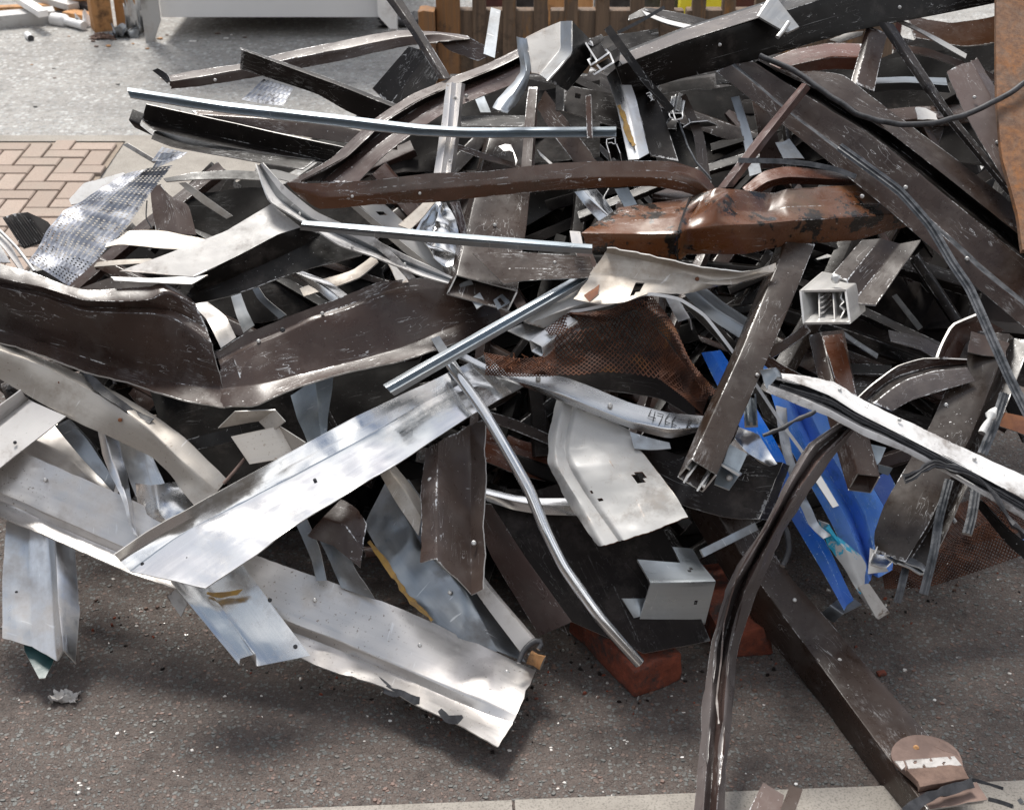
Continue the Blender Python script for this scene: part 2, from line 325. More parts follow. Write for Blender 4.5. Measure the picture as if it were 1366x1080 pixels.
def patch(B, R, th=.0025, dent=.002, closed=False, rag=0.0, holes=(), seed=0, mi=0, smi=None, rim=1, res=.013, kink=False):
    """loft a sheet of real thickness through rails R (lists of 3-D points)"""
    ln = max(plen(r) for r in R); n = max(3, min(110, int(ln / res)))
    if kink:
        def lin(p):
            L = plen(p); out = []
            for k in range(n + 1):
                s = L * k / n; j = 0
                while j < len(p) - 2 and s > (p[j + 1] - p[j]).length: s -= (p[j + 1] - p[j]).length; j += 1
                out.append(p[j].lerp(p[j + 1], min(1, s / max(1e-9, (p[j + 1] - p[j]).length))))
            return out
        S = [lin(r) for r in R]
    else: S = [spline(r, n) for r in R]
    if closed: S = S + [S[0]]
    rows = []; wear = []; strip = []; vv = []; va = 0.0
    for i in range(len(S) - 1):
        a, b = S[i], S[i + 1]; wd = max((x - y).length for x, y in zip(a, b)); e = min(.3, .0032 / max(wd, 1e-4))
        m = max(1, min(9, int(wd / (res * 1.3))))
        ts = [0, e] + [e + (1 - 2 * e) * k / m for k in range(1, m)] + [1 - e]
        for t in ts:
            rows.append([x.lerp(y, t) for x, y in zip(a, b)]); wear.append((1.0 if (i == 0 and not closed) else .75) if t == 0 else 0.0); strip.append(i); vv.append(va + t * wd)
        va += wd
    if not closed: rows.append(S[-1]); wear.append(1.0); strip.append(len(S) - 2); vv.append(va)
    nr = len(rows)
    for r in range(nr):                                       # round the folds
        if wear[r] > 0 and (closed or 0 < r < nr - 1):
            A, C = rows[(r - 1) % nr], rows[(r + 1) % nr]
            rows[r] = [p.lerp((x + y) / 2, .42) for p, x, y in zip(rows[r], A, C)]
    def nrm(r, k):
        ra = rows[(r - 1) % nr] if (closed or r > 0) else rows[r]; rb = rows[(r + 1) % nr] if (closed or r < nr - 1) else rows[r]
        k0, k1 = max(0, k - 1), min(n, k + 1)
        v = (rows[r][k1] - rows[r][k0]).cross(rb[k] - ra[k]); return v.normalized() if v.length > 1e-12 else Vector((0, 0, 1))
    N = [[nrm(r, k) for k in range(n + 1)] for r in range(nr)]
    cen = [sum((rows[r][k] for r in range(nr)), Vector()) / nr for k in range(n + 1)]
    for r in range(nr):
        for k in range(n + 1):
            p, q = rows[r][k], N[r][k]
            ref = (p - cen[k]) if closed else (CAM - p)
            if closed:
                if q.dot(ref) < 0 and False: q = -q
            N[r][k] = q
    # consistent side
    sgn = 0
    for r in range(nr):
        for k in range(0, n + 1, max(1, n // 6)):
            sgn += N[r][k].dot((rows[r][k] - cen[k]) if closed else (CAM - rows[r][k]).normalized())
    fl = sgn < 0
    if fl: N = [[-q for q in row] for row in N]
    if dent:
        for r in range(nr):
            for k in range(n + 1):
                p = rows[r][k]; rg = .22 - abs(noise.noise(p * 5.5 + Vector((seed, seed, 0)))); h = (1.5 * rg if dent > .0028 else .4 * rg) + .8 * noise.noise(p * 7 + Vector((seed, 0, 0))) + .45 * noise.noise(p * 19 + Vector((0, seed, 0))) + .18 * noise.noise(p * 55)
                p2 = p + N[r][k] * (h * dent * 1.6); rows[r][k] = p2
    if rag:
        for r in range(nr):
            for k in (0, n):
                h = noise.noise(rows[r][k] * 90 + Vector((seed, 3, 0))) + .6 * noise.noise(rows[r][k] * 260)
                t = (rows[r][1] - rows[r][0]).normalized() if k == 0 else (rows[r][n - 1] - rows[r][n]).normalized(); rows[r][k] = rows[r][k] + t * (abs(h) * rag * 2)
        if not closed:
            for r, r2 in ((0, 1), (nr - 1, nr - 2)):
                for k in range(n + 1):
                    h = noise.noise(rows[r][k] * 70 + Vector((seed, 9, 0))) + .5 * noise.noise(rows[r][k] * 200); t = cen[k] - rows[r][k]
                    if t.length > 1e-6: rows[r][k] = rows[r][k] + t.normalized() * (max(0, h) * rag)
    b0 = len(B.v); cum = [0]
    for k in range(n): cum.append(cum[-1] + (S[0][k + 1] - S[0][k]).length)
    nv = nr * (n + 1)
    for side in (0, 1):
        for r in range(nr):
            for k in range(n + 1):
                B.v.append(rows[r][k] - N[r][k] * (th * side))
                B.w.append(max(wear[r], .8 if k in (0, n) else 0)); B.uv.append((cum[k], vv[r]))
    idx = lambda s, r, k: b0 + s * nv + (r % nr) * (n + 1) + k
    RR = nr if closed else nr - 1; gone = set()
    if holes:
        for r in range(RR):
            for k in range(n):
                c = (rows[r][k] + rows[r][k + 1] + rows[(r + 1) % nr][k] + rows[(r + 1) % nr][k + 1]) / 4; px, py = proj(c)
                for hx, hy, hr in holes:
                    if math.hypot(px - hx, py - hy) < hr * (1 + .3 * noise.noise(c * 150)): gone.add((r, k))
    def add(q, m, flip=False): B.f.append(q[::-1] if flip else q); B.mi.append(m)
    for r in range(RR):
        m = (smi[strip[r]] if smi else mi)
        for k in range(n):
            if (r, k) in gone: continue
            add((idx(0, r, k), idx(0, r, k + 1), idx(0, r + 1, k + 1), idx(0, r + 1, k)), m, fl)
            add((idx(1, r, k), idx(1, r + 1, k), idx(1, r + 1, k + 1), idx(1, r, k + 1)), m, fl)
    present = lambda r, k: (0 <= k < n) and ((0 <= r < RR) or closed) and ((r % nr if closed else r), k) not in gone
    for r in range(RR):
        for k in range(n):
            if not present(r, k): continue
            if not present(r, k - 1): add((idx(0, r, k), idx(0, r + 1, k), idx(1, r + 1, k), idx(1, r, k)), rim, fl)
            if not present(r, k + 1): add((idx(0, r, k + 1), idx(1, r, k + 1), idx(1, r + 1, k + 1), idx(0, r + 1, k + 1)), rim, fl)
            if not closed or gone:
                if not present(r - 1, k): add((idx(0, r, k), idx(1, r, k), idx(1, r, k + 1), idx(0, r, k + 1)), rim, fl)
                if not present(r + 1, k): add((idx(0, r + 1, k), idx(0, r + 1, k + 1), idx(1, r + 1, k + 1), idx(1, r + 1, k)), rim, fl)
def pts(rail, L): return [P(p[0], p[1], L + (p[2] if len(p) > 2 else 0)) for p in rail]
def sd_(s): return (zlib.crc32(s.encode()) % 1000) / 10.0
def S(nm, lab, cat, mat, L, rails, th=2.5, dent=2, closed=False, rag=0, holes=(), grp=None, par=None, edge='edge', more=(), smats=None, res=.013, kink=False):
    """sheet/profile: rails are traced edges and folds as (x, y, dl); more = further patches of the same object"""
    B = Buf(); mats = [mat, edge] + (list(smats) if smats else [])
    smi = [2 + i for i in range(len(smats))] if smats else None
    for q, rr in enumerate([rails] + list(more)):
        patch(B, [pts(r, L) for r in rr], th / 1000, dent / 1000, closed and q == 0, rag / 1000, holes, sd_(lab or nm) + q, smi=smi if q == 0 else None, res=res, kink=kink)
    return tag(link(nm, B.v, B.f, mats, B.mi, B.w, B.uv, par), lab, cat, grp)
def BOX(nm, lab, cat, mat, L, r1, r2, r3, th=3, dent=1, par=None, grp=None, rag=0, res=.016, holes=()):
    """hollow box section: r1, r2, r3 are three visible edges, the fourth completes it"""
    a, b, c = pts(r1, L), pts(r2, L), pts(r3, L)
    if not (len(a) == len(b) == len(c)):
        n = 8; a, b, c = spline(a, n), spline(b, n), spline(c, n)
    d = [x + z - y for x, y, z in zip(a, b, c)]
    B = Buf(); patch(B, [a, b, c, d], th / 1000, dent / 1000, True, rag / 1000, holes, sd_(lab or nm), res=res)
    return tag(link(nm, B.v, B.f, [mat, 'edge'], B.mi, B.w, B.uv, par), lab, cat, grp)
SECT = {
    'round': [(math.cos(a * math.tau / 10) / 2, math.sin(a * math.tau / 10) / 2) for a in range(10)],
    'flat': [(-.5, -.12), (.5, -.12), (.5, .12), (-.5, .12)],
    'bar': [(-.5, -.3), (.5, -.3), (.5, .3), (-.5, .3)],
    'seal': [(-.5, -.25), (-.2, -.3), (.5, -.2), (.5, .1), (.25, .12), (.2, .3), (0, .12), (-.2, .3), (-.25, .1), (-.5, .1)],
    'chan': [(-.5, -.3), (.5, -.3), (.5, .35), (.38, .35), (.38, -.1), (.1, -.1), (.1, .2), (-.1, .2), (-.1, -.1), (-.38, -.1), (-.38, .35), (-.5, .35)],
}
def sweep(B, C, w, sect='round', wob=0.0, taper=None, twist=0.0, seed=0):
    sec = SECT[sect]; m = len(sec); b0 = len(B.v); n = len(C); s = 0
    for k, p in enumerate(C):
        t = (C[min(n - 1, k + 1)] - C[max(0, k - 1)]).normalized(); f = (CAM - p).normalized()
        x = t.cross(f).normalized(); y = x.cross(t).normalized() * 1.0
        if x.cross(y).dot(t) > 0: pass
        a = twist * k / max(1, n - 1); x, y = x * math.cos(a) + y * math.sin(a), y * math.cos(a) - x * math.sin(a)
        ww = w * (taper(k / (n - 1)) if taper else 1) * (1 + wob * noise.noise(p * 60 + Vector((seed, 0, 0))))
        if k: s += (C[k] - C[k - 1]).length
        for q in sec: B.v.append(p + x * (q[0] * ww) + y * (q[1] * ww)); B.w.append(.6 if k in (0, n - 1) else .15); B.uv.append((s, q[0] * w + q[1] * w))
    for k in range(n - 1):
        for i in range(m):
            j = (i + 1) % m; B.f.append((b0 + k * m + i, b0 + k * m + j, b0 + (k + 1) * m + j, b0 + (k + 1) * m + i)); B.mi.append(0)
    B.f.append(tuple(b0 + i for i in range(m))[::-1]); B.mi.append(1); B.f.append(tuple(b0 + (n - 1) * m + i for i in range(m))); B.mi.append(1)
def ROD(nm, lab, cat, mat, L, path, w, sect='round', par=None, wob=.0, taper=None, twist=0.0, grp=None, edge='edge', jit=0.0):
    c = pts(path, L); n = max(2, int(plen(c) / .01)); C = spline(c, n)
    if jit:
        C = [p + Vector((noise.noise(p * 30), noise.noise(p * 30 + Vector((9, 0, 0))), noise.noise(p * 30 + Vector((0, 9, 0))))) * jit for p in C]
    B = Buf(); sweep(B, C, w / 1000, sect, wob, taper, twist, sd_(lab or nm))
    return tag(link(nm, B.v, B.f, [mat, edge if edge else mat], B.mi, B.w, B.uv, par, angle=40), lab, cat, grp)
def SOLID(nm, lab, cat, mat, cor, hvec, par=None, grp=None, bev=.0, kind=None, jit=0.0):
    """prism on corner points cor (bottom loop) raised by hvec"""
    n = len(cor); v = list(cor) + [p + hvec for p in cor]
    if bev or jit:
        import bmesh
        bm = bmesh.new(); bv = [bm.verts.new(p) for p in v]
        bm.faces.new(bv[:n][::-1]); bm.faces.new(bv[n:])
        for i in range(n): bm.faces.new((bv[i], bv[(i + 1) % n], bv[n + (i + 1) % n], bv[n + i]))
        bmesh.ops.recalc_face_normals(bm, faces=bm.faces)
        if bev: bmesh.ops.bevel(bm, geom=bm.edges[:], offset=bev, segments=2, affect='EDGES', profile=.6)
        if jit:
            bmesh.ops.subdivide_edges(bm, edges=bm.edges[:], cuts=3, use_grid_fill=True)
            for q in bm.verts: q.co += Vector((noise.noise(q.co * 40), noise.noise(q.co * 40 + Vector((7, 0, 0))), noise.noise(q.co * 40 + Vector((0, 7, 0))))) * jit
        bm.verts.index_update(); v = [q.co.copy() for q in bm.verts]; f = [tuple(x.index for x in g.verts) for g in bm.faces]; bm.free()
    else:
        f = [tuple(range(n))[::-1], tuple(range(n, 2 * n))] + [(i, (i + 1) % n, n + (i + 1) % n, n + i) for i in range(n)]
    return tag(link(nm, v, f, [mat], par=par, smooth=bool(bev), angle=35), lab, cat, grp, kind)
def PROF(nm, lab, cat, mat, L, strokes, back, th=2.2, par=None, grp=None, org=(0, 0), k=1.0, edge='edge'):
    """an extrusion seen end-on: strokes of its section, carried back by (dx, dy, dL)"""
    B = Buf()
    for q, st in enumerate(strokes):
        a = [(org[0] + x / k, org[1] + y / k, 0) for x, y in st]; b = [(x + back[0], y + back[1], back[2]) for x, y, _ in a]
        patch(B, [pts(a, L), pts(b, L)], th / 1000, 0, False, 0, (), q, res=.006, kink=True)
    return tag(link(nm, B.v, B.f, [mat, edge], B.mi, B.w, B.uv, par), lab, cat, grp)
def RIVET(par, px, py, L, r=4.5, mat='edge', nm='rivet'):
    p = P(px, py, L); d = (CAM - p).normalized(); x = d.orthogonal().normalized(); y = d.cross(x); r /= 1000; v = []
    for q, (rr, h) in enumerate(((1, -.3), (1, .25), (.6, .6))):
        for a in range(10): v.append(p + (x * math.cos(a * .6283) + y * math.sin(a * .6283)) * r * rr + d * (h * r))
    f = [(q * 10 + a, q * 10 + (a + 1) % 10, q * 10 + 10 + (a + 1) % 10, q * 10 + 10 + a) for q in range(2) for a in range(10)] + [tuple(range(20, 30))]
    return link(nm, v, f, [mat], par=par, angle=30)

# ---------------------------------------------------------------- the setting
def SHEET(nm, mat, cor, z, sub=1):
    v = [Vector((p[0], p[1], z)) for p in cor]
    me = bpy.data.meshes.new(nm); me.from_pydata(v, [], [tuple(range(len(v)))]); me.materials.append(M[mat]); me.update()
    if me.polygons[0].normal.z < 0: me.flip_normals()
    o = bpy.data.objects.new(nm, me); col.objects.link(o); o['kind'] = 'structure'; return o
SHEET('ground', 'asphalt', [(-40, -6), (40, -6), (40, 60), (-40, 60)], 0)
yk = G(80, 189).y
SHEET('road', 'road', [(-40, yk - 1.55), (40, yk - 1.55), (40, 60), (-40, 60)], .004)
def seam(py, wd, seed, x0=-8, x1=3.2):
    rr = random.Random(seed); y = G(80, py).y; up, dn = [], []
    n = 90
    for i in range(n + 1):
        x = x0 + (x1 - x0) * i / n; a = noise.noise(Vector((x * 2.2, seed, 0))) * .05; w_ = wd * (.5 + abs(noise.noise(Vector((x * 9, seed, 3)))) * 2.2)
        up.append((x, y + a + w_)); dn.append((x, y + a - w_))
    SHEET('road_seam', 'asphalt', up + dn[::-1], .0065)

kk = SHEET('kerb_strip', 'conc', [(-12, yk - .03), (1.5, yk - .03), (1.5, yk + .035), (-12, yk + .035)], .012)
a0, a1, a2 = G(165, 194), G(138, 236), G(60, 350)
SHEET('paving_bed', 'joint', [(-6, yk - .03), (a0.x, yk - .03), (a2.x, a2.y), (-6, a2.y)], .008)
def pavers():
    v, f, tone = [], [], []; th = math.radians(0); rr = random.Random(4)
    def inside(p): return p.y < yk - .035 and p.y > 2.6 and (p.x - a0.x) < (a0.y - p.y) * (a2.x - a0.x) / (a0.y - a2.y) - .01 and p.x > -3.6
    u = .078
    for i in range(-45, 46):
        for j in range(-30, 31):
            for vert in (0, 1):
                x, y = i + 4 * j, i
                if vert: bx = (x + 2, y - 1, 1, 2)
                else: bx = (x, y, 2, 1)
                g = .0035; c = [(bx[0] * u + g, bx[1] * u + g), ((bx[0] + bx[2]) * u - g, bx[1] * u + g), ((bx[0] + bx[2]) * u - g, (bx[1] + bx[3]) * u - g), (bx[0] * u + g, (bx[1] + bx[3]) * u - g)]
                cw = [Vector((px * math.cos(th) - py * math.sin(th) - 1.9, px * math.sin(th) + py * math.cos(th) + 4.2, 0)) for px, py in c]
                if not inside(sum(cw, Vector()) / 4): continue
                for p in cw:
                    p.y = min(p.y, yk - .034); p.x = min(p.x, a0.x + (a0.y - p.y) * (a2.x - a0.x) / (a0.y - a2.y))
                if (cw[1] - cw[0]).length < .02 or (cw[3] - cw[0]).length < .02: continue
                b = len(v); m = sum(cw, Vector()) / 4; tn = rr.random(); hz = rr.uniform(-.0012, .0012)
                for p in cw: v.append(Vector((p.x, p.y, .007)))
                for p in cw: v.append(Vector((p.x, p.y, .016 + hz)))
                for p in cw: q = p.lerp(m, .05); v.append(Vector((q.x, q.y, .0195 + hz)))
                for k in range(4):
                    for lv in (0, 4): f.append((b + lv + k, b + lv + (k + 1) % 4, b + lv + 4 + (k + 1) % 4, b + lv + 4 + k))
                f.append((b + 8, b + 9, b + 10, b + 11)); tone += [tn] * 12
    me = bpy.data.meshes.new('paving'); me.from_pydata(v, [], f); me.materials.append(M['paver'])
    a = me.attributes.new('tone', 'FLOAT', 'POINT'); a.data.foreach_set('value', tone)
    o = bpy.data.objects.new('paving', me); col.objects.link(o); o['kind'] = 'structure'
pavers()
SHEET('edging_slab', 'conc', [(a0.x + .01, yk - .04), (a0.x + .62, yk - .04), (a2.x + .5, a2.y), (a2.x + .02, a2.y)], .016)
b0, b1 = G(450, 1079), G(1366, 1044)
dx = (b1 - b0).normalized(); nx = Vector((dx.y, -dx.x, 0))
for k, (s0, s1) in enumerate(((-2.4, -.62), (-.615, .29), (.295, 1.2), (1.205, 3.2))):
    q0, q1 = b0 + dx * s0, b0 + dx * s1
    SHEET('kerb', 'conc', [q0, q1, q1 + nx * .16, q0 + nx * .16], .006 + .0004 * k)
def gravel():
    rr = random.Random(11); v, f = [], []
    for i in range(3600):
        px, py = rr.uniform(-60, 1420), rr.uniform(700, 1075)
        p = G(px, py); r = rr.choice((.0022, .003, .004, .005)) * rr.uniform(.7, 1.2)
        b = len(v); m = rr.randint(5, 7); a0_ = rr.random() * 6; h = r * rr.uniform(.15, .45)
        for z, k in ((-.001, 1.0), (h, .72)):
            for q in range(m):
                a = a0_ + q * math.tau / m; k2 = k * (1 + .25 * math.sin(a * 2 + i)); v.append(p + Vector((math.cos(a) * r * k2, math.sin(a) * r * k2 * .8, z)))
        for q in range(m): f.append((b + q, b + (q + 1) % m, b + m + (q + 1) % m, b + m + q))
        f.append(tuple(b + m + q for q in range(m)))
    s = Mat('stone chips'); o = s.tc.outputs['Object']; vv = s.n('ShaderNodeTexVoronoi'); s.l(o, vv.inputs['Vector']); vv.inputs['Scale'].default_value = 60
    sp = s.n('ShaderNodeSeparateColor'); s.l(vv.outputs['Color'], sp.inputs[0])
    c = s.mix(sp.outputs[0], (.082, .085, .08), (.125, .12, .11)); c = s.mix(s.rng(sp.outputs[1], .7, .72), c, (.15, .09, .07)); c = s.mix(s.rng(sp.outputs[2], .965, .97), c, (.6, .57, .53))
    s.bump(s.noise(o, 300, 3), .4, .001); M['chips'] = s.out(c, .6)
    o = link('gravel', v, f, ['chips'], smooth=False); tag(o, 'loose stone chips bedded in the brown asphalt', None, None, 'stuff')
gravel()

# ---------------------------------------------------------------- yard behind the heap
def UP(px, py, h): return Vector((0, 0, h))
def site_panel():
    Y = G(200, 56).y + .02
    A, Bp = V(208, 25, Y), V(512, 19, Y); zb = A.z; dpt = Vector((0, .9, 0))
    e = bpy.data.objects.new('site_cabin', None); col.objects.link(e); e.location = (A.x, Y, 0); tag(e, 'white steel cabin raised on corner legs beyond the heap, dark gap under it', 'cabin')
    def box(nm, x0, x1, y0, y1, z0, z1, mat): return SOLID(nm, None, None, mat, [Vector((x0, y0, z0)), Vector((x1, y0, z0)), Vector((x1, y1, z0)), Vector((x0, y1, z0))], Vector((0, 0, z1 - z0)), par=e, bev=.004)
    box('side_wall', A.x + .02, Bp.x - .02, Y + .02, Y + 1.6, zb, 1.35, 'steelwhite')
    SOLID('bolt', None, None, 'edge', [Vector((A.x + .1 + .02 * q, Y + .012, .2 + .02 * w_)) for q, w_ in ((0, 0), (1, 0), (1, 1), (0, 1))], Vector((0, -.0, .002)), par=e) if False else None
    xl = V(196, 50, Y).x; S('leg', None, None, 'white', 0, [], par=e) if False else None
    lg = V(197, 56, Y); lr = V(217, 30, Y)
    SOLID('leg', None, None, 'white', [Vector((lg.x, Y - .03, .0)), Vector((lg.x + .03, Y - .03, .0)), Vector((lg.x + .03, Y + .03, .0)), Vector((lg.x, Y + .03, .0))], Vector((.0, 0, 1.35)), par=e, bev=.004)
    SOLID('corner_plate', None, None, 'white', [Vector((lg.x, Y - .035, 0)), Vector((lg.x + .035, Y - .035, 0)), Vector((lr.x, Y - .035, zb)), Vector((lr.x, Y - .035, 1.35)), Vector((lg.x, Y - .035, 1.35))], Vector((0, .012, 0)), par=e)
    rl, rr_ = V(505, 19, Y), V(530, 36, Y)
    SOLID('corner_plate', None, None, 'white', [Vector((rl.x, Y - .035, rl.z)), Vector((rr_.x - .03, Y - .035, rr_.z)), Vector((rr_.x, Y - .035, rr_.z)), Vector((rr_.x - .01, Y - .035, 1.35)), Vector((rl.x, Y - .035, 1.35))], Vector((0, .012, 0)), par=e)
    SOLID('leg', None, None, 'white', [Vector((rr_.x - .04, Y - .02, 0)), Vector((rr_.x, Y - .02, 0)), Vector((rr_.x, Y + .04, 0)), Vector((rr_.x - .04, Y + .04, 0))], Vector((0, 0, 1.35)), par=e, bev=.004)
site_panel()
def gbox(nm, lab, cat, mat, px0, px1, py, h, dep, grp=None, bev=.003, skew=0.0):
    a, b = G(px0, py), G(px1, py + skew); n = Vector((-(b - a).y, (b - a).x, 0)).normalized() * dep
    return SOLID(nm, lab, cat, mat, [a, b, b + n, a + n], Vector((0, 0, h)), grp=grp, bev=bev)
gbox('timber_post', 'square orange timber post standing beside the white cabin leg', 'timber post', 'neww', 127, 153, 45, .9, .1, skew=-3)
gbox('timber_block', 'short orange timber block tucked between post and cabin leg', 'timber block', 'neww', 156, 184, 36, .16, .12)
gbox('timber_beam', 'orange timber beam lying behind the square post', 'timber beam', 'neww', 92, 128, 16, .2, .1)
def glie(nm, lab, cat, mat, pa, pb, w, h, z=0.002, grp=None, bev=.002):
    a, b = G(*pa, z), G(*pb, z); a.z = b.z = z; n = Vector((-(b - a).y, (b - a).x, 0)).normalized() * w
    return SOLID(nm, lab, cat, mat, [a, b, b + n, a + n], Vector((0, 0, h)), grp=grp, bev=bev)
glie('white_board', 'white boxed board lying flat on the road in the far corner', 'board', 'white', (-60, 45), (76, 32), .10, .06)
glie('white_batten', 'white batten leaning over the far white boxed board', 'batten', 'white', (14, 0), (52, 24), .045, .03, .075)
glie('timber_batten', 'thin yellow timber batten behind the white board', 'batten', 'neww', (-20, 20), (96, 14), .05, .03)
glie('grey_batten', 'grey plank slanting down to the orange beam', 'plank', 'grey', (40, 0), (92, 15), .06, .03, .03)
glie('timber_offcut', 'split orange timber offcut beside the square post foot', 'offcut', 'neww', (84, 26), (118, 32), .07, .035)
glie('dark_offcut', 'dark torn offcut lying against the square post', 'offcut', 'rubber', (100, 16), (124, 24), .06, .05)
def downpipe():
    c = [G(72, 33), G(90, 36), G(113, 42)]; c = [p + Vector((0, 0, .025)) for p in c]
    B = Buf(); sweep(B, spline(c, 20), .05, 'round', 0, lambda t: 1.25 if t < .4 else .8); tag(link('pipe', B.v, B.f, ['plastic', 'plastic'], B.mi, B.w, B.uv), 'short white plastic pipe with a collar lying near the timber post', 'pipe')
    c = [G(37, 51) + Vector((0, 0, .016)), G(42, 56) + Vector((0, 0, .016))]
    B = Buf(); sweep(B, spline(c, 4), .03, 'round'); tag(link('pipe_stub', B.v, B.f, ['plastic', 'rubber'], B.mi, B.w, B.uv), 'tiny white pipe stub lying alone on the grey road', 'pipe stub')
downpipe()
def crumple(nm, lab, cat, mat, px, py, sx, sz, seed=1, amp=.5, z0=0.0, par=None, grp=None):
    c = G(px, py); v, f = [], []; n = 12; rr = random.Random(seed)
    for i in range(n + 1):
        for j in range(n + 1):
            u, t = i / n - .5, j / n - .5; q = Vector((u * 3.1, t * 3.1, seed))
            h = noise.noise(q * 1.3); g = noise.noise(q * 2.7 + Vector((5, 0, 0)))
            v.append(c + Vector((u * sx * (1 + .5 * g), t * sx * .6 * (1 + .5 * h), z0 + max(.002, sz * (.42 + amp * h + amp * .6 * g - (u * u + t * t) * .9)))))
    for i in range(n):
        for j in range(n): b = i * (n + 1) + j; f.append((b, b + 1, b + n + 2, b + n + 1))
    o = link(nm, v, f, [mat], par=par, angle=25); m = o.modifiers.new('t', 'SOLIDIFY'); m.thickness = .002
    return tag(o, lab, cat, grp)
crumple('foil_scrap', 'crumpled silver foil hanging beside the white cabin leg', 'foil', 'alu', 186, 44, .1, .26, 3, .8)
crumple('foil_scrap', 'low grey crumpled foil at the foot of the timber block', 'foil', 'aludark', 168, 50, .12, .08, 5, .8)
crumple('plastic_scrap', 'white crumpled film between post and pipe', 'film scrap', 'plastic', 120, 36, .1, .08, 7, .9)
crumple('rubble', 'dark crumbs of rubbish at the foot of the square post', 'rubbish', 'foam', 140, 52, .12, .03, 9, .8)
def litter(n, box, mats, smin, smax, lab, cat, grp, seed):
    rr = random.Random(seed)
    for i in range(n):
        px, py = rr.uniform(box[0], box[2]), rr.uniform(box[1], box[3]); p = G(px, py, .004); p.z = .006; s = rr.uniform(smin, smax)
        m = rr.randint(4, 6); a0_ = rr.random() * 6; el = rr.uniform(.35, .9)
        cor = [p + Vector((math.cos(a0_ + q * math.tau / m) * s * rr.uniform(.6, 1.1), math.sin(a0_ + q * math.tau / m) * s * el * rr.uniform(.6, 1.1), 0)) for q in range(m)]
        SOLID('wood_chip' if 'splinter' in lab else 'litter_scrap', lab, cat, rr.choice(mats), cor, Vector((0, 0, s * .3)), grp=grp)
litter(16, (60, 44, 330, 66), ['neww', 'white', 'foam'], .007, .02, 'small splinter on the far road before the white cabin', 'splinter', 'splinters on the far road', 3)
litter(12, (20, 80, 240, 200), ['foam', 'rubber', 'neww'], .006, .014, 'small dark crumb on the grey road beyond the paving', 'crumb', 'crumbs on the grey road', 4)
litter(14, (200, 870, 1340, 1060), ['grey', 'crumb', 'beige'], .002, .0045, 'tiny pale flake lying on the brown asphalt in front of the heap', 'flake', 'pale flakes on the asphalt', 5)
glie('red_chip', 'small orange red chip on asphalt beside the long dark beam', 'chip', 'brick', (1172, 903), (1183, 901), .012, .006)

def fence():
    Yf = 4.9; e = bpy.data.objects.new('timber_fence', None); col.objects.link(e)
    o = V(560, 110, Yf); e.location = (o.x, Yf, 0); tag(e, 'weathered timber fence of upright slats behind the heap', 'fence')
    def vb(nm, x0, x1, ytop, ybot, mat, y0=0.0, dep=.05, jit=.003):
        a, b = V(x0, ybot, Yf), V(x1, ybot, Yf); zt = V(x0, ytop, Yf).z
        a.y = b.y = Yf + y0; SOLID(nm, None, None, mat, [a, b, b + Vector((0, dep, 0)), a + Vector((0, dep, 0))], Vector((0, 0, zt - a.z)), par=e, bev=.006, jit=jit)
    for c in (642, 680, 720, 758, 798, 842, 880, 920, 958, 1000, 1040, 1090, 1140):
        vb('slat', c - 9, c + 8, -60, 190, 'wood', -.03, .045)
    for x0, x1 in ((603, 730), (733, 905), (908, 1180)):
        vb('rail', x0, x1, 12, 130, 'wood', -.022, .05, .003)
    vb('post', 588, 617, -60, 230, 'orangewood', -.05, .09, .006)
    vb('post', 568, 588, 6, 250, 'orangewood', -.09, .07, .007)
fence()
def back(nm, lab, cat, mat, x0, x1, y0, y1, Y):
    a, b = V(x0, y1, Y), V(x1, y1, Y); h = V(x0, y0, Y).z - a.z
    SOLID(nm, lab, cat, mat, [a, b, b + Vector((0, .1, 0)), a + Vector((0, .1, 0))], Vector((0, 0, h)), bev=.004)
back('red_hoarding', 'dark red panel seen through the fence slats', 'panel', 'redpaint', 640, 672, -40, 60, 5.6)
back('dark_crate', 'dark crate behind the fence beside the red panel', 'crate', 'rubber', 674, 725, -40, 60, 5.7)
back('orange_board', 'orange board behind the fence slats', 'board', 'neww', 728, 790, -40, 60, 5.6)
back('yellow_barrier', 'bright yellow barrier seen between the fence slats', 'barrier', 'yellow', 905, 960, -40, 60, 5.6)
back('dark_skip', 'black skip side behind the fence', 'skip', 'rubber', 792, 902, -40, 60, 5.9)
back('dark_skip', 'brown skip end behind fence, past the yellow barrier', 'skip', 'redpaint', 963, 1200, -40, 60, 5.9)
crumple('gravel_heap', 'low dark gravel heap between white cabin and fence post', 'gravel heap', 'rubber', 552, 30, .35, .06, 2, .6)

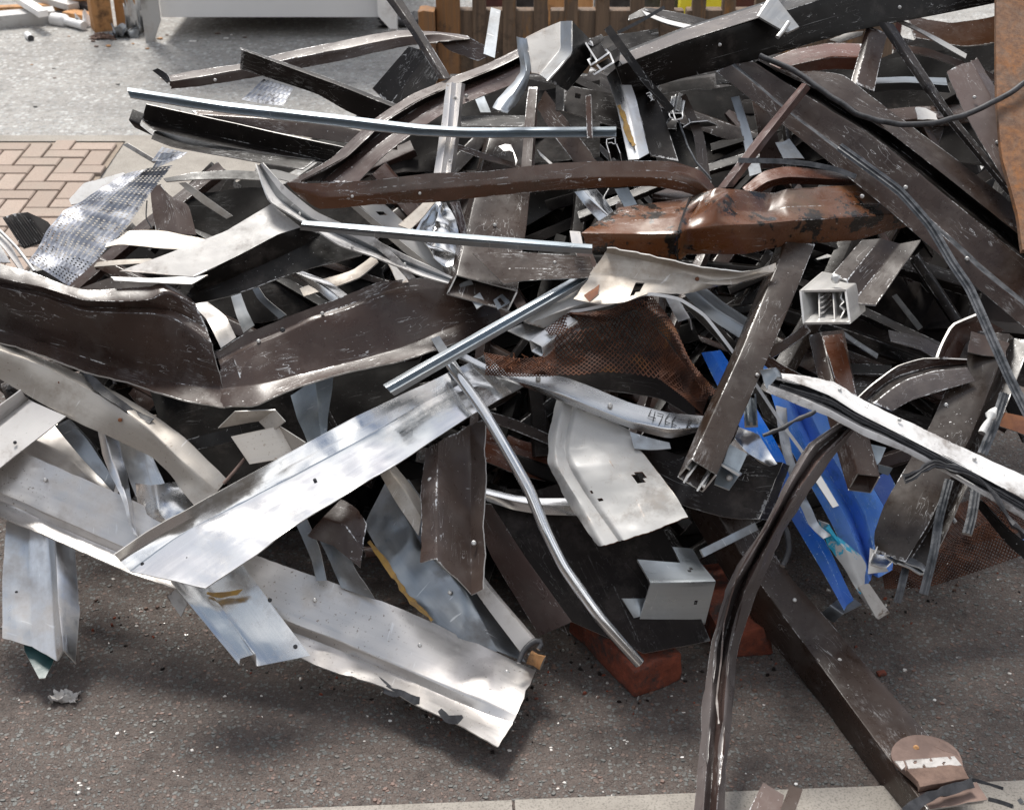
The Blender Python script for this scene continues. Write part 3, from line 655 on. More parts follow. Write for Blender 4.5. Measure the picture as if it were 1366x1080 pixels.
# ---------------------------------------------------------------- the heap: front and lower part
S('aluminium_flashing', 'long bright aluminium flashing with a dent, laid diagonally across the heap front', 'flashing', 'alubright', .27,
  [[(153,740,.03),(202,706,.03),(460,563,.02),(600,496,0),(648,472,-.04)], [(160,748,.012),(220,711,.012),(460,583,.01),(600,507,0),(655,480,-.04)],
   [(174,762,0),(236,716,0),(460,598,0),(600,519,0),(668,490,-.04)], [(273,783,.03),(340,739,.03),(394,700,.02),(455,663,.02),(545,608,.01),(633,552,0),(700,514,-.04)]], dent=3.5, th=2.5)
f = S('long_flashing', 'long pale flashing with a turned edge, its torn free end nearest the ground', 'flashing', 'mill', .15,
  [[(-60,555,.03),(30,602,.03),(162,660,.02),(338,739,0),(457,781,-.02),(584,834,-.05),(716,895,-.06)],
   [(-60,628,0),(0,658,0),(118,710,0),(246,766,0),(380,828,-.02),(457,856,-.03),(619,925,-.06),(690,952,-.07)],
   [(-60,640,-.02),(0,668,-.02),(118,720,-.02),(246,775,-.02),(380,838,-.04),(457,868,-.05),(619,940,-.085),(684,966,-.085)],
   [(-60,655,.0),(0,688,0),(39,705,0),(172,762,0),(246,788,0),(415,884,-.03),(513,918,-.05),(608,967,-.07),(665,998,-.08)]], dent=4, rag=2)
RIVET(f, 676, 897, .1, 6, 'edge', 'screw')
for q, (a, b, c, d) in enumerate((((440,893),(470,888),(498,900),(515,915)), ((512,915),(535,925),(552,935),(560,937)), ((585,946),(600,957),(612,962),(618,960)))):
    ROD('torn_gasket', None, None, 'rubber', .1, [a, b, c, d], 11, 'flat', par=f, wob=.9, jit=.01)
S('hanging_sheet', 'short pale ribbed sheet hanging at the near corner of the heap', 'metal sheet', 'alu', .1,
  [[(9,690),(3,770),(3,851)], [(40,690,-.01),(38,775,-.01),(42,862,-.01)], [(64,700,0),(70,800,0),(76,882,0)], [(73,702,.02),(77,800,.02),(85,868,.02)], [(97,712,-.01),(107,816,-.01),(100,886,-.01)]], dent=3, rag=1.5, res=.009, kink=True)
S('teal_scrap', 'dark teal scrap poking out under the hanging pale sheet', 'metal scrap', 'teal', .07, [[(30,840),(32,866),(52,904)], [(72,845),(72,880),(60,903)]], kink=True)
crumple('plastic_scrap', 'small torn grey white scrap lying alone on the asphalt', 'scrap', 'grey', 88, 932, .045, .02, 4, .9)
agt = S('angle_trim', 'shiny angle trim with a clean cut end under the long bright flashing', 'angle trim', 'alubright', .215,
  [[(228,776,.0),(319,886,-.02)], [(231,768,0),(320,878,-.02)], [(258,758,0),(342,871,-.02)], [(262,770,-.02),(343,888,-.04)], [(318,745,-.01),(373,820,-.03),(414,874,-.05)]], dent=2)
ROD('dry_grass', None, None, 'residue', .155, [(280,790,.07),(300,795,.07),(322,785,.07)], 9, 'flat', wob=1.2, jit=.01, par=agt)
S('twisted_trim', 'narrow twisted bright trim pinched into the sheets at the heap side', 'trim', 'alu', .17,
  [[(130,572),(138,610),(151,640,.02),(164,668,.03),(175,712)], [(140,578,.02),(148,610,.02),(160,640,.03),(170,668,.03),(178,712)], [(158,586,0),(167,625,0),(175,662,0),(183,714)]], dent=4)
S('crumpled_sheet', 'crumpled reflective sheet between twisted trim and long trough', 'metal sheet', 'alubright', .15,
  [[(180,644),(184,680),(205,716)], [(208,648,.04),(212,685,.03),(232,708)], [(238,640,-.02),(250,660),(262,690)]], dent=9, kink=True)
S('textured_sheet', 'scratched steel sheet behind the crumpled reflective sheet', 'metal sheet', 'alu', .12,
  [[(156,584),(172,640),(180,660)], [(188,590),(200,640),(205,652)], [(204,610),(219,643),(225,650)]], dent=8, kink=True)
S('white_channel', 'wide white aluminium channel cut off beside the trough', 'channel', 'grey', .19,
  [[(-60,588,.03),(-10,548,.03),(28,520,.03)], [(-60,598,.0),(-10,562,0),(34,529,0)], [(-60,606,-.02),(-10,570,-.02),(38,532,-.02)], [(-60,614,.015),(-10,578,.015),(44,536,.015)], [(-60,668,.03),(0,623,.03),(88,555,.03)]], dent=1.5)
S('bent_sheet', 'pinkish bent panel under the wide white channel', 'panel', 'mill', .06,
  [[(60,560),(100,575),(158,655)], [(45,585,.03),(92,610,.0),(152,668,.02)], [(20,605),(80,650),(150,690)]], dent=9, kink=True)
S('square_bar', 'bright square bar wedged between white channel and twisted trim', 'bar', 'aludark', .14,
  [[(73,568),(110,612),(151,656)], [(92,559,.01),(118,588,.01),(154,642,.01)], [(96,562,-.02),(122,590,-.02),(156,645,-.02)]], dent=1)
S('trough', 'long dirty beige trough running down below the big brown gutter', 'trough', 'beige', .22,
  [[(-60,430,0),(40,470,0),(111,498,0),(202,552,0),(249,586,0),(303,640,-.02)], [(-60,450,.03),(60,488,.03),(135,528,.02),(195,569,.02),(242,614,.01),(290,655,-.02)], [(-60,470,-.0),(20,518,-.01),(84,553,-.02),(202,609,-.02),(229,636,-.02),(262,678,-.03)]], dent=5)
S('torn_rubber', 'torn black rubber strip caught on the long beige trough', 'rubber strip', 'rubber', .245,
  [[(108,492),(125,502),(150,522),(205,556)], [(114,503,-.01),(124,518,.0),(158,540,.01),(198,564,0)]], dent=9, rag=4, edge='rubber')
g = S('creased_gutter', 'big dark brown gutter panel creased sharply in the middle with torn silver rim', 'gutter panel', 'brown', .31,
  [[(-60,333,.02),(0,352,.02),(44,364,.02),(111,386,.03),(160,385,.03),(205,382,.03),(214,377,.03),(256,400,.01)], [(-60,350,.03),(0,371,.03),(60,384,.03),(111,400,.04),(165,402,.04),(203,399,.04),(222,389,.04),(262,407,.02)],
   [(-60,356,.0),(0,378,0),(60,392,0),(111,409,0),(165,411,0),(205,411,0),(235,416,0),(276,438,0)], [(-60,360,.005),(0,383,.005),(60,397,.005),(111,414,.005),(165,417,.005),(205,418,.005),(235,426,.005),(283,458,0)],
   [(-60,425,-.10),(0,440,-.10),(60,458,-.10),(114,477,-.10),(165,493,-.10),(205,505,-.09),(250,514,-.07),(298,519,-.04)], [(-60,445,-.06),(0,457,-.06),(60,476,-.06),(114,495,-.06),(165,507,-.06),(205,522,-.05),(250,535,-.04),(300,543,-.02)]], dent=3, rag=2, th=3,
  more=[[[(288,470,-.02),(323,447,-.01),(390,420,0),(460,394,0),(504,377,0),(560,371,-.02),(650,372,-.06)], [(291,480,-.03),(333,458,-.02),(400,430,-.01),(470,404,-.01),(530,384,-.01),(580,379,-.03),(650,380,-.07)],
         [(293,487,-.025),(335,462,-.015),(402,434,-.005),(470,409,-.005),(530,389,-.01),(580,384,-.03),(650,385,-.07)], [(294,519,-.045),(345,513,-.02),(400,500,-.03),(460,484,-.03),(530,464,-.03),(600,436,-.05),(668,415,-.09)],
         [(294,543,-.025),(340,540,0),(370,527,0),(450,498,0),(530,480,-.01),(595,461,-.03),(670,431,-.08)]]])
S('scuffed_plate', None, None, 'brown2', .306, [[(310,474,-.01),(338,460,-.005)], [(320,504,-.02),(352,496,-.015)]], par=g, dent=2, holes=[(343,500,3), (326,481,3)])
RIVET(g, 377, 440, .325, 5, 'rubber', 'rivet')
bx = BOX('box_beam', 'wide dark box beam with its open end showing small brackets, heap centre', 'box beam', 'brown', .34,
  [(595,393,-.02),(620,283,-.1),(648,180,-.16)], [(608,366,0),(633,262,-.07),(658,160,-.13)], [(691,388,0),(703,300,-.07),(714,180,-.13)], th=3)
S('fixing_bracket', None, None, 'aludark', .32, [[(613,380),(628,372)], [(617,392,-.02),(634,384,-.02)]], par=bx, th=3, dent=0, more=[[[(628,398),(640,390)], [(636,412),(648,404)]]])
S('fixing_bracket', None, None, 'aludark', .325, [[(658,400),(670,392)], [(664,413,0),(681,403,0)]], par=bx, th=3, dent=0, holes=[(669,402,2.5)])
S('strut', 'grooved galvanised strut crossing the heap centre at a slant', 'strut', 'zinc', .36,
  [[(511,513),(790,356,-.02)], [(515,517,.012),(792,360,-.01)], [(518,520,-.004),(793,363,-.025)], [(521,523,.012),(795,366,-.01)], [(526,528,0),(797,371,-.02)]], dent=.5)
ROD('steel_tube', 'slim bright steel tube leaning down from heap centre to the dark base plate', 'tube', 'alubright', .31, [(601,487,0),(645,548,0),(672,593,0),(706,654,-.01),(727,705,-.03),(753,757,-.06),(802,826,-.11),(853,884,-.17)], 21, 'round')
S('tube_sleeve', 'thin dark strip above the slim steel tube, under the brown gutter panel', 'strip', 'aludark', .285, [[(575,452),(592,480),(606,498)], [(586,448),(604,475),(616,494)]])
S('dented_sheet', 'white folded panel with a ragged hole and rusty cut edges, below the curved flashing', 'panel', 'white', .235,
  [[(743,532,-.02),(731,585,-.02),(731,620,.0),(760,672,0),(787,712,.03),(800,727,.035)], [(752,536,0),(741,590,0),(744,622,.02),(772,668,.03),(806,729,.05)], [(764,541,-.015),(753,595,-.01),(760,622,.01),(790,672,.02),(826,722,.04)],
   [(770,543,0),(759,598,.0),(768,624,.025),(797,670,.03),(832,721,.055)], [(803,557,-.01),(800,592,.0),(815,618,.03),(845,660,.04),(868,711,.06)], [(842,574,-.02),(842,584,.01),(880,632,.03),(900,660,.045),(918,690,.06)]], dent=4, rag=2, holes=[(852,637,8), (788,655,2), (803,667,2), (843,650,2)], res=.007, edge='rust')
cf = S('curved_flashing', 'long curved aluminium flashing with handwriting in marker, under the rusted mesh', 'flashing', 'aluclean', .27,
  [[(610,466,-.03),(669,495,0),(750,502,0),(790,516,0),(841,537,0),(890,550,0),(945,555,0)], [(612,478,-.03),(676,505,-.0),(738,522,0),(790,543,0),(841,562,0),(893,573,0),(935,570,0)], [(612,484,-.05),(684,510,-.02),(738,531,-.02),(790,552,-.02),(841,571,-.02),(893,584,-.02),(930,577,-.02)]], dent=1.2)
RIVET(cf, 718, 505, .275, 5); RIVET(cf, 814, 541, .275, 5)
for st in ([(869,546),(865,555),(875,558)], [(874,549),(871,562)], [(877,551),(885,553),(879,566)], [(893,552),(887,560),(888,567),(893,567),(894,562),(888,562)], [(902,555),(896,563),(897,570),(902,570),(903,565),(897,565)], [(906,570),(907,571)], [(911,572),(913,574)], [(919,560),(917,571)], [(919,560),(924,562),(918,566),(924,572)], [(927,567),(925,571),(929,571),(930,568),(927,567)]):
    ROD('handwriting', None, None, 'ink', .2765, st, 1.5, 'bar', par=cf, edge=None)
pb = BOX('box_section', 'dark brown box post standing steeply in front of the rusted mesh, open end down', 'box post', 'brown', .42,
  [(1036,325,-.1),(973,480,-.05),(939,552,-.04),(903,636,-.04)], [(1049,322,-.06),(983,480,0),(942,570,0),(922,612,0)], [(1088,326,-.06),(1024,480,0),(980,580,0),(957,633,0)], th=3, dent=.8)
BOX('wood_core', None, None, 'neww', .37, [(922,636),(926,610)], [(928,628),(932,604)], [(938,634),(942,608)], par=pb, th=2, dent=0)
PROF('inner_web', None, None, 'edge', .405, [[(930,617),(911,643)], [(947,628),(929,654)], [(915,622),(921,626)], [(940,650),(934,646)]], (14, -28, -.03), th=3, par=pb)
S('end_bracket', None, None, 'galv', .385, [[(973,592),(965,617)], [(997,605),(985,631)]], par=pb, th=4, dent=0, more=[[[(965,617,.0),(990,631,0)], [(963,618,.03),(987,633,.03)]], [[(960,620,-.02),(953,645,-.02)], [(986,634,-.02),(973,653,-.02)]]])
RIVET(pb, 973, 637, .37, 6, 'edge', 'nut')
br = S('steel_bracket', 'thick folded galvanised bracket with bolt holes resting on the black base plate', 'bracket', 'zinc', .17,
  [[(850,746,-.035),(906,750,-.035),(934,750,-.035)], [(868,777,0),(911,776,0),(955,775,0)], [(851,833,-.065),(898,832,-.065),(941,830,-.065)]], th=5, dent=.6, holes=[(928,805,3.6), (921,759,3.2)], res=.006,
  more=[[[(897,729,-.06),(924,731,-.06)], [(908,751,-.035),(935,751,-.035)]], [[(830,798,-.03),(851,833,-.065)], [(925,797,-.09),(941,830,-.065)]]], kink=True)
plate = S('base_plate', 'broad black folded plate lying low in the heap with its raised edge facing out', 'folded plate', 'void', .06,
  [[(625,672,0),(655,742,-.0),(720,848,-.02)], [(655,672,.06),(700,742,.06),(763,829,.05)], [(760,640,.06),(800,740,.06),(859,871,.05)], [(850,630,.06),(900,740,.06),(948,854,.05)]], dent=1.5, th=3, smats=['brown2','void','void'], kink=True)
S('slotted_channel', 'black slotted channel lying on the base plate behind the steel bracket', 'channel', 'black', .08,
  [[(822,728),(848,780)], [(832,722,.01),(860,782,.01)], [(858,716,.01),(880,770,.01)], [(893,705,0),(915,735,0)]], dent=.5)
S('step_edge', 'short dark step shaped strip at the near foot of the base plate', 'strip', 'brown', .04,
  [[(700,770),(719,848,-.01)], [(715,765,.0),(731,826,0)], [(728,780,.02),(757,846,.01)]], kink=True)
def brick(lab, px, py, ang, zz=0.0, L=.215, W=.1025, H=.065, grp=None):
    c = G(px, py); c.z = zz; a = Vector((math.cos(ang), math.sin(ang), 0)); b = Vector((-a.y, a.x, 0))
    return SOLID('brick', lab, 'brick', 'brick', [c, c + a * L, c + a * L + b * W, c + b * W], Vector((0, 0, H)), bev=.005, jit=.006, grp=grp)
brick('red brick with its corner towards the viewer, under the black base plate corner', 846, 932, math.radians(30), L=.1025, W=.225)
brick('red brick under the steel bracket, between twisted strip and long beam', 955, 880, math.radians(8), L=.11, W=.215)
lb = BOX('long_box_beam', 'long dark brown box beam stretching out of the heap over the asphalt', 'box beam', 'brown', .0,
  [(905,660,.10),(1001,823,.03),(1071,908,.0),(1152,1017,0),(1203,1082,0)], [(930,640,.17),(1012,776,.12),(1089,880,.105),(1166,985,.105),(1237,1079,.105)], [(990,660,.17),(1033,742,.12),(1096,816,.107),(1152,883,.105),(1244,985,.105),(1314,1068,.105)], th=3, dent=.8)
def disc():
    e = P(1237, 1014, .112); v, f = [], []; n = 26
    ax = (P(1270, 990, .112) - P(1200, 1003, .112)).normalized(); up = Vector((0, 0, 1)); ay = up.cross(ax).normalized()
    for z in (-.001, .004):
        for i in range(n): a = i * math.tau / n; v.append(e + (ax * math.cos(a) * (.058 + .002 * math.sin(3 * a))) + ay * math.sin(a) * .057 + Vector((0, 0, z)))
    f = [(i, (i + 1) % n, n + (i + 1) % n, n + i) for i in range(n)] + [tuple(range(n, 2 * n))]
    return link('end_disc', v, f, ['rustpink'], par=None, angle=30)
dk = disc(); tag(dk, 'round pinkish rusty disc lying on the long box beam end', 'disc')
RIVET(dk, 1222, 997, .119, 5, 'neww', 'screw')
S('torn_plate', 'small torn rusty plate beside the round disc on the beam', 'plate', 'rustpink', .118, [[(1245,996),(1285,1012)], [(1252,988),(1275,1000)]], rag=5, th=3, edge='rust')
S('perforated_strip', 'flat white slotted strip lying across the long box beam end', 'slotted strip', 'grey', .136,
  [[(1207,1013),(1273,1008)], [(1212,1025),(1283,1020)]], th=2, dent=0, holes=[(1221,1016,2.1), (1242,1013,2.1), (1267,1010,2.1), (1233,1021,2.1), (1259,1017,2.1)], res=.0025, more=[[[(1193,1014),(1205,1014)], [(1203,1026),(1208,1022)]]])
foamb = [P(1208, 1033, .115), P(1224, 1056, .115), P(1290, 1045, .115), P(1284, 1028, .115)]
SOLID('board_block', 'brown crumbling board block on the long beam beside the white slotted strip', 'board block', 'foam', foamb, Vector((0, 0, .013)), bev=.002, jit=.006)
ROD('rubber_strip', 'flat black rubber strip lying over the end of the long beam', 'rubber strip', 'rubber', .135, [(1205,1085),(1235,1064),(1250,1058),(1296,1044)], 16, 'bar', wob=.5)
S('end_plate', 'pale rusty cap plate closing the long box beam end', 'end plate', 'rustpink', .112, [[(1225,1056),(1240,1080)], [(1303,1042),(1318,1066)]], dent=2, rag=2)
ROD('rubber_offcut', 'thin black rubber offcut lying behind the beam end on asphalt', 'rubber offcut', 'rubber', .01, [(1296,1040),(1320,1046),(1338,1052)], 7, 'bar', wob=.5)
ROD('rubber_offcut', 'short ribbed black rubber offcut on the pale kerb', 'rubber offcut', 'rubber', .01, [(1318,1066),(1335,1070),(1351,1076)], 9, 'bar')
ROD('rubber_offcut', 'tiny grey rubber offcut at the kerb beside the ribbed black one', 'rubber offcut', 'seal', .01, [(1360,1066),(1364,1072)], 8, 'bar')
S('upright_plate', 'pinkish brown cut plate standing on the kerb near the twisted strip foot', 'cut plate', 'brown2', .06, [[(1018,1043),(994,1090)], [(1046,1060),(1040,1095)]], dent=1)
S('upright_plate', 'narrow pinkish brown strip beside the cut plate on the kerb', 'cut strip', 'brown2', .06, [[(1054,1046),(1035,1095)], [(1071,1052),(1056,1095)]], dent=1)
tw = S('twisted_profile', 'long twisted brown profile hanging down to the kerb, with a pale torn seam', 'profile', 'greybrown', .43,
  [[(1138,551,.0),(1110,568,0),(1081,589,0),(1051,640,0),(1015,707,-.06),(969,781,-.13),(946,865,-.2),(938,946,-.24),(922,1095,-.3)], [(1140,556,.02),(1112,573,.02),(1086,594,.02),(1056,643,.02),(1022,707,-.04),(977,783,-.11),(955,862,-.18),(948,946,-.22),(938,1095,-.28)],
   [(1141,560,-.02),(1116,580,-.02),(1092,601,-.02),(1060,648,-.02),(1028,707,-.08),(986,786,-.15),(964,862,-.22),(956,946,-.25),(946,1095,-.32)], [(1142,563,.01),(1120,586,.01),(1098,608,.01),(1064,655,.01),(1034,707,-.04),(993,789,-.11),(973,865,-.17),(966,950,-.21),(955,1095,-.27)], [(1143,570,-.02),(1126,592,-.02),(1108,614,-.02),(1074,660,-.02),(1044,707,-.08),(1008,795,-.15),(982,880,-.21),(976,953,-.24),(966,1095,-.32)]], dent=4, rag=2, smats=['greybrown','greybrown','brown','greybrown'])
ROD('torn_seam', None, None, 'brown2', .445, [(1080,592,.0),(1040,672,-.02),(985,765,-.1),(966,830,-.16),(962,880,-.18),(956,930,-.2),(959,965,-.22)], 2.5, 'bar', par=tw, wob=1.0)
ROD('flat_brace', 'short dark flat brace poking out beside the twisted brown profile', 'brace', 'aludark', .32, [(936,738),(1008,702)], 14, 'bar')
tr = S('white_trim', 'long white window trim with a black gasket groove, crushed and bent', 'window trim', 'white2', .47,
  [[(1037,496,0),(1075,501,0),(1115,510,0),(1142,528,0),(1192,552,0),(1276,592,0),(1400,650,0)], [(1030,503,.01),(1072,514,.01),(1108,528,.01),(1140,548,.01),(1192,575,.01),(1276,618,.01),(1400,684,.01)], [(1028,508,-.015),(1070,521,-.015),(1106,537,-.015),(1140,556,-.015),(1195,583,-.015),(1280,630,-.015),(1400,697,-.015)],
   [(1026,512,.01),(1068,528,.01),(1104,545,.01),(1142,566,.01),(1205,593,.01),(1290,640,.01),(1400,704,.01)], [(1020,522,0),(1064,540,0),(1106,556,0),(1150,580,0),(1209,604,0),(1293,650,0),(1400,714,0)]], dent=2.5, rag=2, smats=['white2','rubber','rubber','white2'])
ROD('gasket', None, None, 'rubber', .475, [(1040,515),(1108,536),(1142,556),(1200,584),(1290,632),(1390,690)], 9, 'seal', par=tr, wob=.5)
ROD('torn_seal', 'black torn seal curling under the bent white trim', 'rubber seal', 'rubber', .49, [(1208,638),(1228,628),(1246,619),(1270,624),(1295,634),(1318,650),(1332,672),(1350,698),(1372,716)], 12, 'seal', wob=.9, jit=.006, twist=2)
ROD('torn_seal', 'thin black seal curl hanging from the start of the white trim', 'rubber seal', 'rubber', .47, [(1098,520),(1100,530),(1094,542),(1071,556),(1045,570),(1017,582)], 8, 'round', wob=.8, jit=.006)
b2 = BOX('box_section', 'smaller red brown box post pointing down over the blue sheet', 'box post', 'brown', .30,
  [(1078,448,-.06),(1100,545,0),(1130,654,0)], [(1095,443,-.04),(1120,540,.02),(1143,631,.03)], [(1126,440,-.04),(1148,540,.02),(1175,635,.03)], th=3, dent=.8)
S('rusty_face', None, None, 'tan', .333, [[(1097,448,-.03),(1120,528,.025)], [(1123,445,-.03),(1143,528,.025)]], par=b2, dent=.5, th=1)
S('fin', 'pair of pale blue fins jutting out beside the smaller box post', 'fin', 'galv', .27, [[(1160,592),(1182,597)], [(1170,620),(1174,616)]], more=[[[(1172,619,.01),(1191,624,.01)], [(1172,630,0),(1185,634,0)]]], dent=.5)
S('blue_sheet', 'narrow bright blue strip with a pointed tip beside the torn cyan film', 'blue sheet', 'blue', .08,
  [[(935,470),(965,530),(1040,665),(1090,750),(1126,813,.02)], [(948,468,.01),(984,530,.01),(1050,650,.01),(1100,740,.01),(1130,806,.02)], [(962,466,0),(1008,540,0),(1065,650,0),(1110,740,0),(1139,799,.02)]], dent=3, edge='blue')
S('blue_sheet', 'large ribbed bright blue sheet beneath the box posts', 'blue sheet', 'blue', .1,
  [[(1015,480),(1050,590),(1110,700),(1150,790)], [(1034,490,.02),(1072,590,.02),(1128,690,.02),(1160,775,.02)], [(1042,495,-.02),(1082,590,-.02),(1136,684,-.02),(1163,765,-.02)], [(1060,510,.02),(1100,590,.02),(1155,690,.02),(1172,770,.02)], [(1090,520,0),(1150,620,0),(1195,690,0),(1190,760,0)]], dent=2, edge='blue')
S('blue_sheet', 'blue scrap showing past the smaller box post end', 'blue sheet', 'blue', .16, [[(1160,640),(1192,694)], [(1185,628),(1206,668)]], dent=2, edge='blue')
S('film_strip', 'crumpled white film stained with cyan paint on the blue sheet', 'film', 'cyan', .15,
  [[(1088,693),(1104,730),(1128,760),(1148,795)], [(1103,700,.02),(1130,735,.02),(1142,770,.01),(1152,790)], [(1112,712),(1150,738),(1158,752),(1152,785)]], dent=8, rag=2, res=.008, kink=True)
BOX('white_profile', 'white hollow profile end pointing at the ground below the cyan film', 'profile', 'white', .15, [(1143,790,-.01),(1170,826,-.06)], [(1145,781,.02),(1168,824,-.03)], [(1160,778,.02),(1185,814,-.03)], th=2)
S('torn_strip', 'long torn grey strip lying over the blue sheets above the film', 'strip', 'alu', .16,
  [[(1035,540),(1042,600),(1058,655),(1080,700),(1098,722)], [(1050,545,.01),(1055,600,.01),(1070,650,.01),(1092,698,.01),(1108,715)]], dent=6, rag=3)
wcb = ROD('white_cable', 'thin white flat cable arching over the heap and down across the blue sheet', 'cable', 'plastic', .41, [(729,418,-.1),(775,414,-.08),(815,405,-.05),(842,396,-.02),(868,392,0),(906,399,-.02),(940,421,-.04),(977,468,-.08),(1010,515,-.1),(1041,562,-.12),(1068,599,-.14),(1090,634,-.16)], 6, 'bar', edge=None)
S('flat_end', None, None, 'plastic', .25, [[(1083,634),(1111,677)], [(1092,629),(1119,674)]], dent=0, par=wcb)
pn = S('broad_sheet', 'broad dark brown panel running down under the white trim, torn at its lower end', 'panel', 'brown', .36,
  [[(1296,440,0),(1243,562,0),(1216,609,0),(1180,672,0),(1166,712,0),(1168,738,-.02)], [(1348,445,.02),(1306,555,.02),(1268,638,.02),(1238,700,.02),(1208,750,.0)], [(1352,450,-.02),(1310,560,-.02),(1272,642,-.02),(1240,705,-.02),(1210,753,-.03)], [(1376,455,0),(1325,585,0),(1290,649,0),(1262,710,0),(1236,765,-.02)]], dent=2, rag=2, th=3)
PROF('torn_end', None, None, 'alu', .35, [[(1166,738),(1172,722),(1186,728),(1196,742),(1210,751),(1228,757),(1236,764),(1228,768),(1212,758),(1196,752)], [(1166,738),(1160,752),(1180,758),(1190,748)], [(1186,728),(1180,742),(1196,752)]], (8, -14, -.03), par=pn)
S('flared_scrap', 'flared white metal scrap at the torn end of the broad panel', 'scrap', 'white', .3, [[(1160,730),(1158,765)], [(1172,738,.02),(1185,762)]], dent=6)
ROD('grey_seal', 'long grey seal strip hanging down in front of the broad brown panel', 'rubber seal', 'seal', .395, [(1266,640),(1253,690),(1246,735),(1232,792,-.04)], 15, 'seal')
ROD('grey_seal', 'short grey seal hanging under the torn panel end', 'rubber seal', 'seal', .33, [(1208,758),(1203,780),(1197,803,-.02)], 13, 'seal')
ROD('grey_seal', 'grey hollow seal strip dropping from under the white trim beside a screw', 'rubber seal', 'seal', .37, [(1302,652),(1296,690),(1290,712)], 17, 'seal')
gsl = ROD('grey_seal', 'grey seal with white mastic lumps above the white trim', 'rubber seal', 'seal', .42, [(1340,525),(1325,570),(1310,606)], 17, 'seal')
crm = ROD('mastic_lump', None, None, 'crumb', .44, [(1330,545),(1321,556),(1314,572),(1312,578)], 13, 'round', wob=1.5, jit=.006, par=gsl)
S('rust_mesh_sheet', 'rusted expanded mesh sheet lying at the heap foot beyond the broad panel', 'mesh sheet', 'rust', .02, [[(1170,770),(1240,772),(1330,745)], [(1180,784,-.02),(1240,785,-.02),(1340,750,-.02)]], dent=3) if False else None
S('dark_flashing', 'dark flashing slanting down past the mesh at the heap edge', 'flashing', 'black', .3, [[(1300,672),(1340,722),(1400,775)], [(1308,664,.02),(1348,706,.02),(1400,745,.02)], [(1325,690,0),(1366,724,0),(1400,738,0)]])
S('blue_edge', 'small blue corner at the frame edge under the white trim', 'blue sheet', 'blue', .2, [[(1356,726),(1400,770)], [(1366,716),(1400,735)]])
S('corner_piece', 'bent dark corner bracket with pale edge beside the broad panel top', 'bracket', 'brown', .4, [[(1252,476),(1256,462),(1272,434),(1308,418)], [(1258,478,-.02),(1264,466,-.02),(1278,440,-.02),(1312,425,-.02)], [(1296,484,-.06),(1300,470,-.06),(1316,456,-.06),(1340,440,-.06)]], th=5)
S('torn_bracket', 'torn grey metal tongue behind the corner bracket', 'scrap', 'brown2', .39, [[(1296,440),(1350,455)], [(1290,470),(1345,475)]], dent=8, rag=4)
S('double_trim', 'dark bent double trim arching between white trim and broad panel', 'trim', 'aludark', .38,
  [[(1145,530),(1165,512),(1197,489),(1233,478),(1290,480)], [(1155,534,-.02),(1180,512,-.02),(1202,500,-.02),(1240,490,-.02),(1290,485,-.02)], [(1165,538,.01),(1190,518,.01),(1210,506,.01),(1245,495,.01),(1290,490,.01)], [(1190,548,0),(1215,534,0),(1240,526,0),(1263,519,0),(1300,508,0)]], dent=2, smats=['brown','black','greybrown'])
RIVET(crm, 1253, 513, .4, 4, 'edge', 'screw') if False else None
ROD('loose_screw', 'small bright screw head under the white trim beside the grey seal', 'screw', 'edge', .34, [(1270,690),(1275,697)], 7, 'round')
S('red_scrap', 'salmon red painted scrap at the heap edge above the white trim', 'scrap', 'rust', .36, [[(1336,548),(1400,562)], [(1334,568),(1400,592)]], dent=4)
cl = BOX('clamp_bracket', 'open silver clamp bracket with comb inside and a bolt on top', 'clamp', 'edge', .45, [(1071,433,0),(1100,405,-.08)], [(1066,387,0),(1096,362,-.08)], [(1129,386,0),(1150,372,-.08)], th=4, dent=.4, res=.01)
PROF('comb', None, None, 'edge', .44, [[(1093,391),(1094,427),(1112,424)], [(1093,397),(1098,395)], [(1093,404),(1098,402)], [(1094,411),(1099,409)], [(1094,418),(1099,416)], [(1112,390),(1114,425)], [(1124,390),(1122,398),(1127,402),(1121,408),(1127,414),(1122,424)]], (10, -10, -.05), par=cl)
RIVET(cl, 1115, 372, .45, 9, 'edge', 'bolt')
S('dark_channel', 'dark channel with bright cut end beside the clamp bracket', 'channel', 'brown', .4, [[(1110,366),(1150,320,-.03)], [(1130,374,.01),(1175,318,-.02)], [(1137,404,.0),(1200,325,-.03)], [(1168,407,.01),(1228,320,-.02)]], th=4)
S('black_sheet', 'black painted sheet with a folded end beneath the dark box post', 'sheet', 'black', .2,
  [[(860,590,-.03),(920,612,0),(985,613,0),(1044,617,.0)], [(856,640,-.05),(906,672,0),(967,689,0),(1014,692,0)]], dent=3, rag=1, more=[[[(1044,617,0),(1054,621,-.03)], [(1014,692,0),(1026,694,-.03)]]])
S('white_scoop', 'shiny white curved scoop showing behind the box post bracket', 'sheet', 'alubright', .27, [[(985,570),(1012,580),(1037,618)], [(980,585,.02),(995,602,.02),(1025,622,0)], [(972,595,0),(985,610,0),(1005,622,-.02)]], dent=3)
ROD('round_profile', 'short round grooved profile end beside the dark box post', 'profile', 'galv', .33, [(1000,530,-.03),(1002,566,0)], 24, 'chan')
clip = S('folded_clip', 'small folded zinc clip lying above the bright flashing', 'clip', 'beige', .27, [[(291,571,0),(345,562,0)], [(313,549,.03),(367,547,.03)]], dent=1, th=3, kink=True,
  more=[[[(345,562,0),(360,578,0)], [(367,547,.03),(380,562,.03)]], [[(308,582,.02),(372,568,.01)], [(333,619,.0),(394,609,-.01)]], [[(372,568,.01),(407,590,.02)], [(394,609,-.01),(400,603,0)]]])
ROD('rusty_bolt', 'thin rusty bolt shank below the folded zinc clip', 'bolt', 'rustpink', .26, [(326,612),(313,628),(298,645)], 6, 'round')
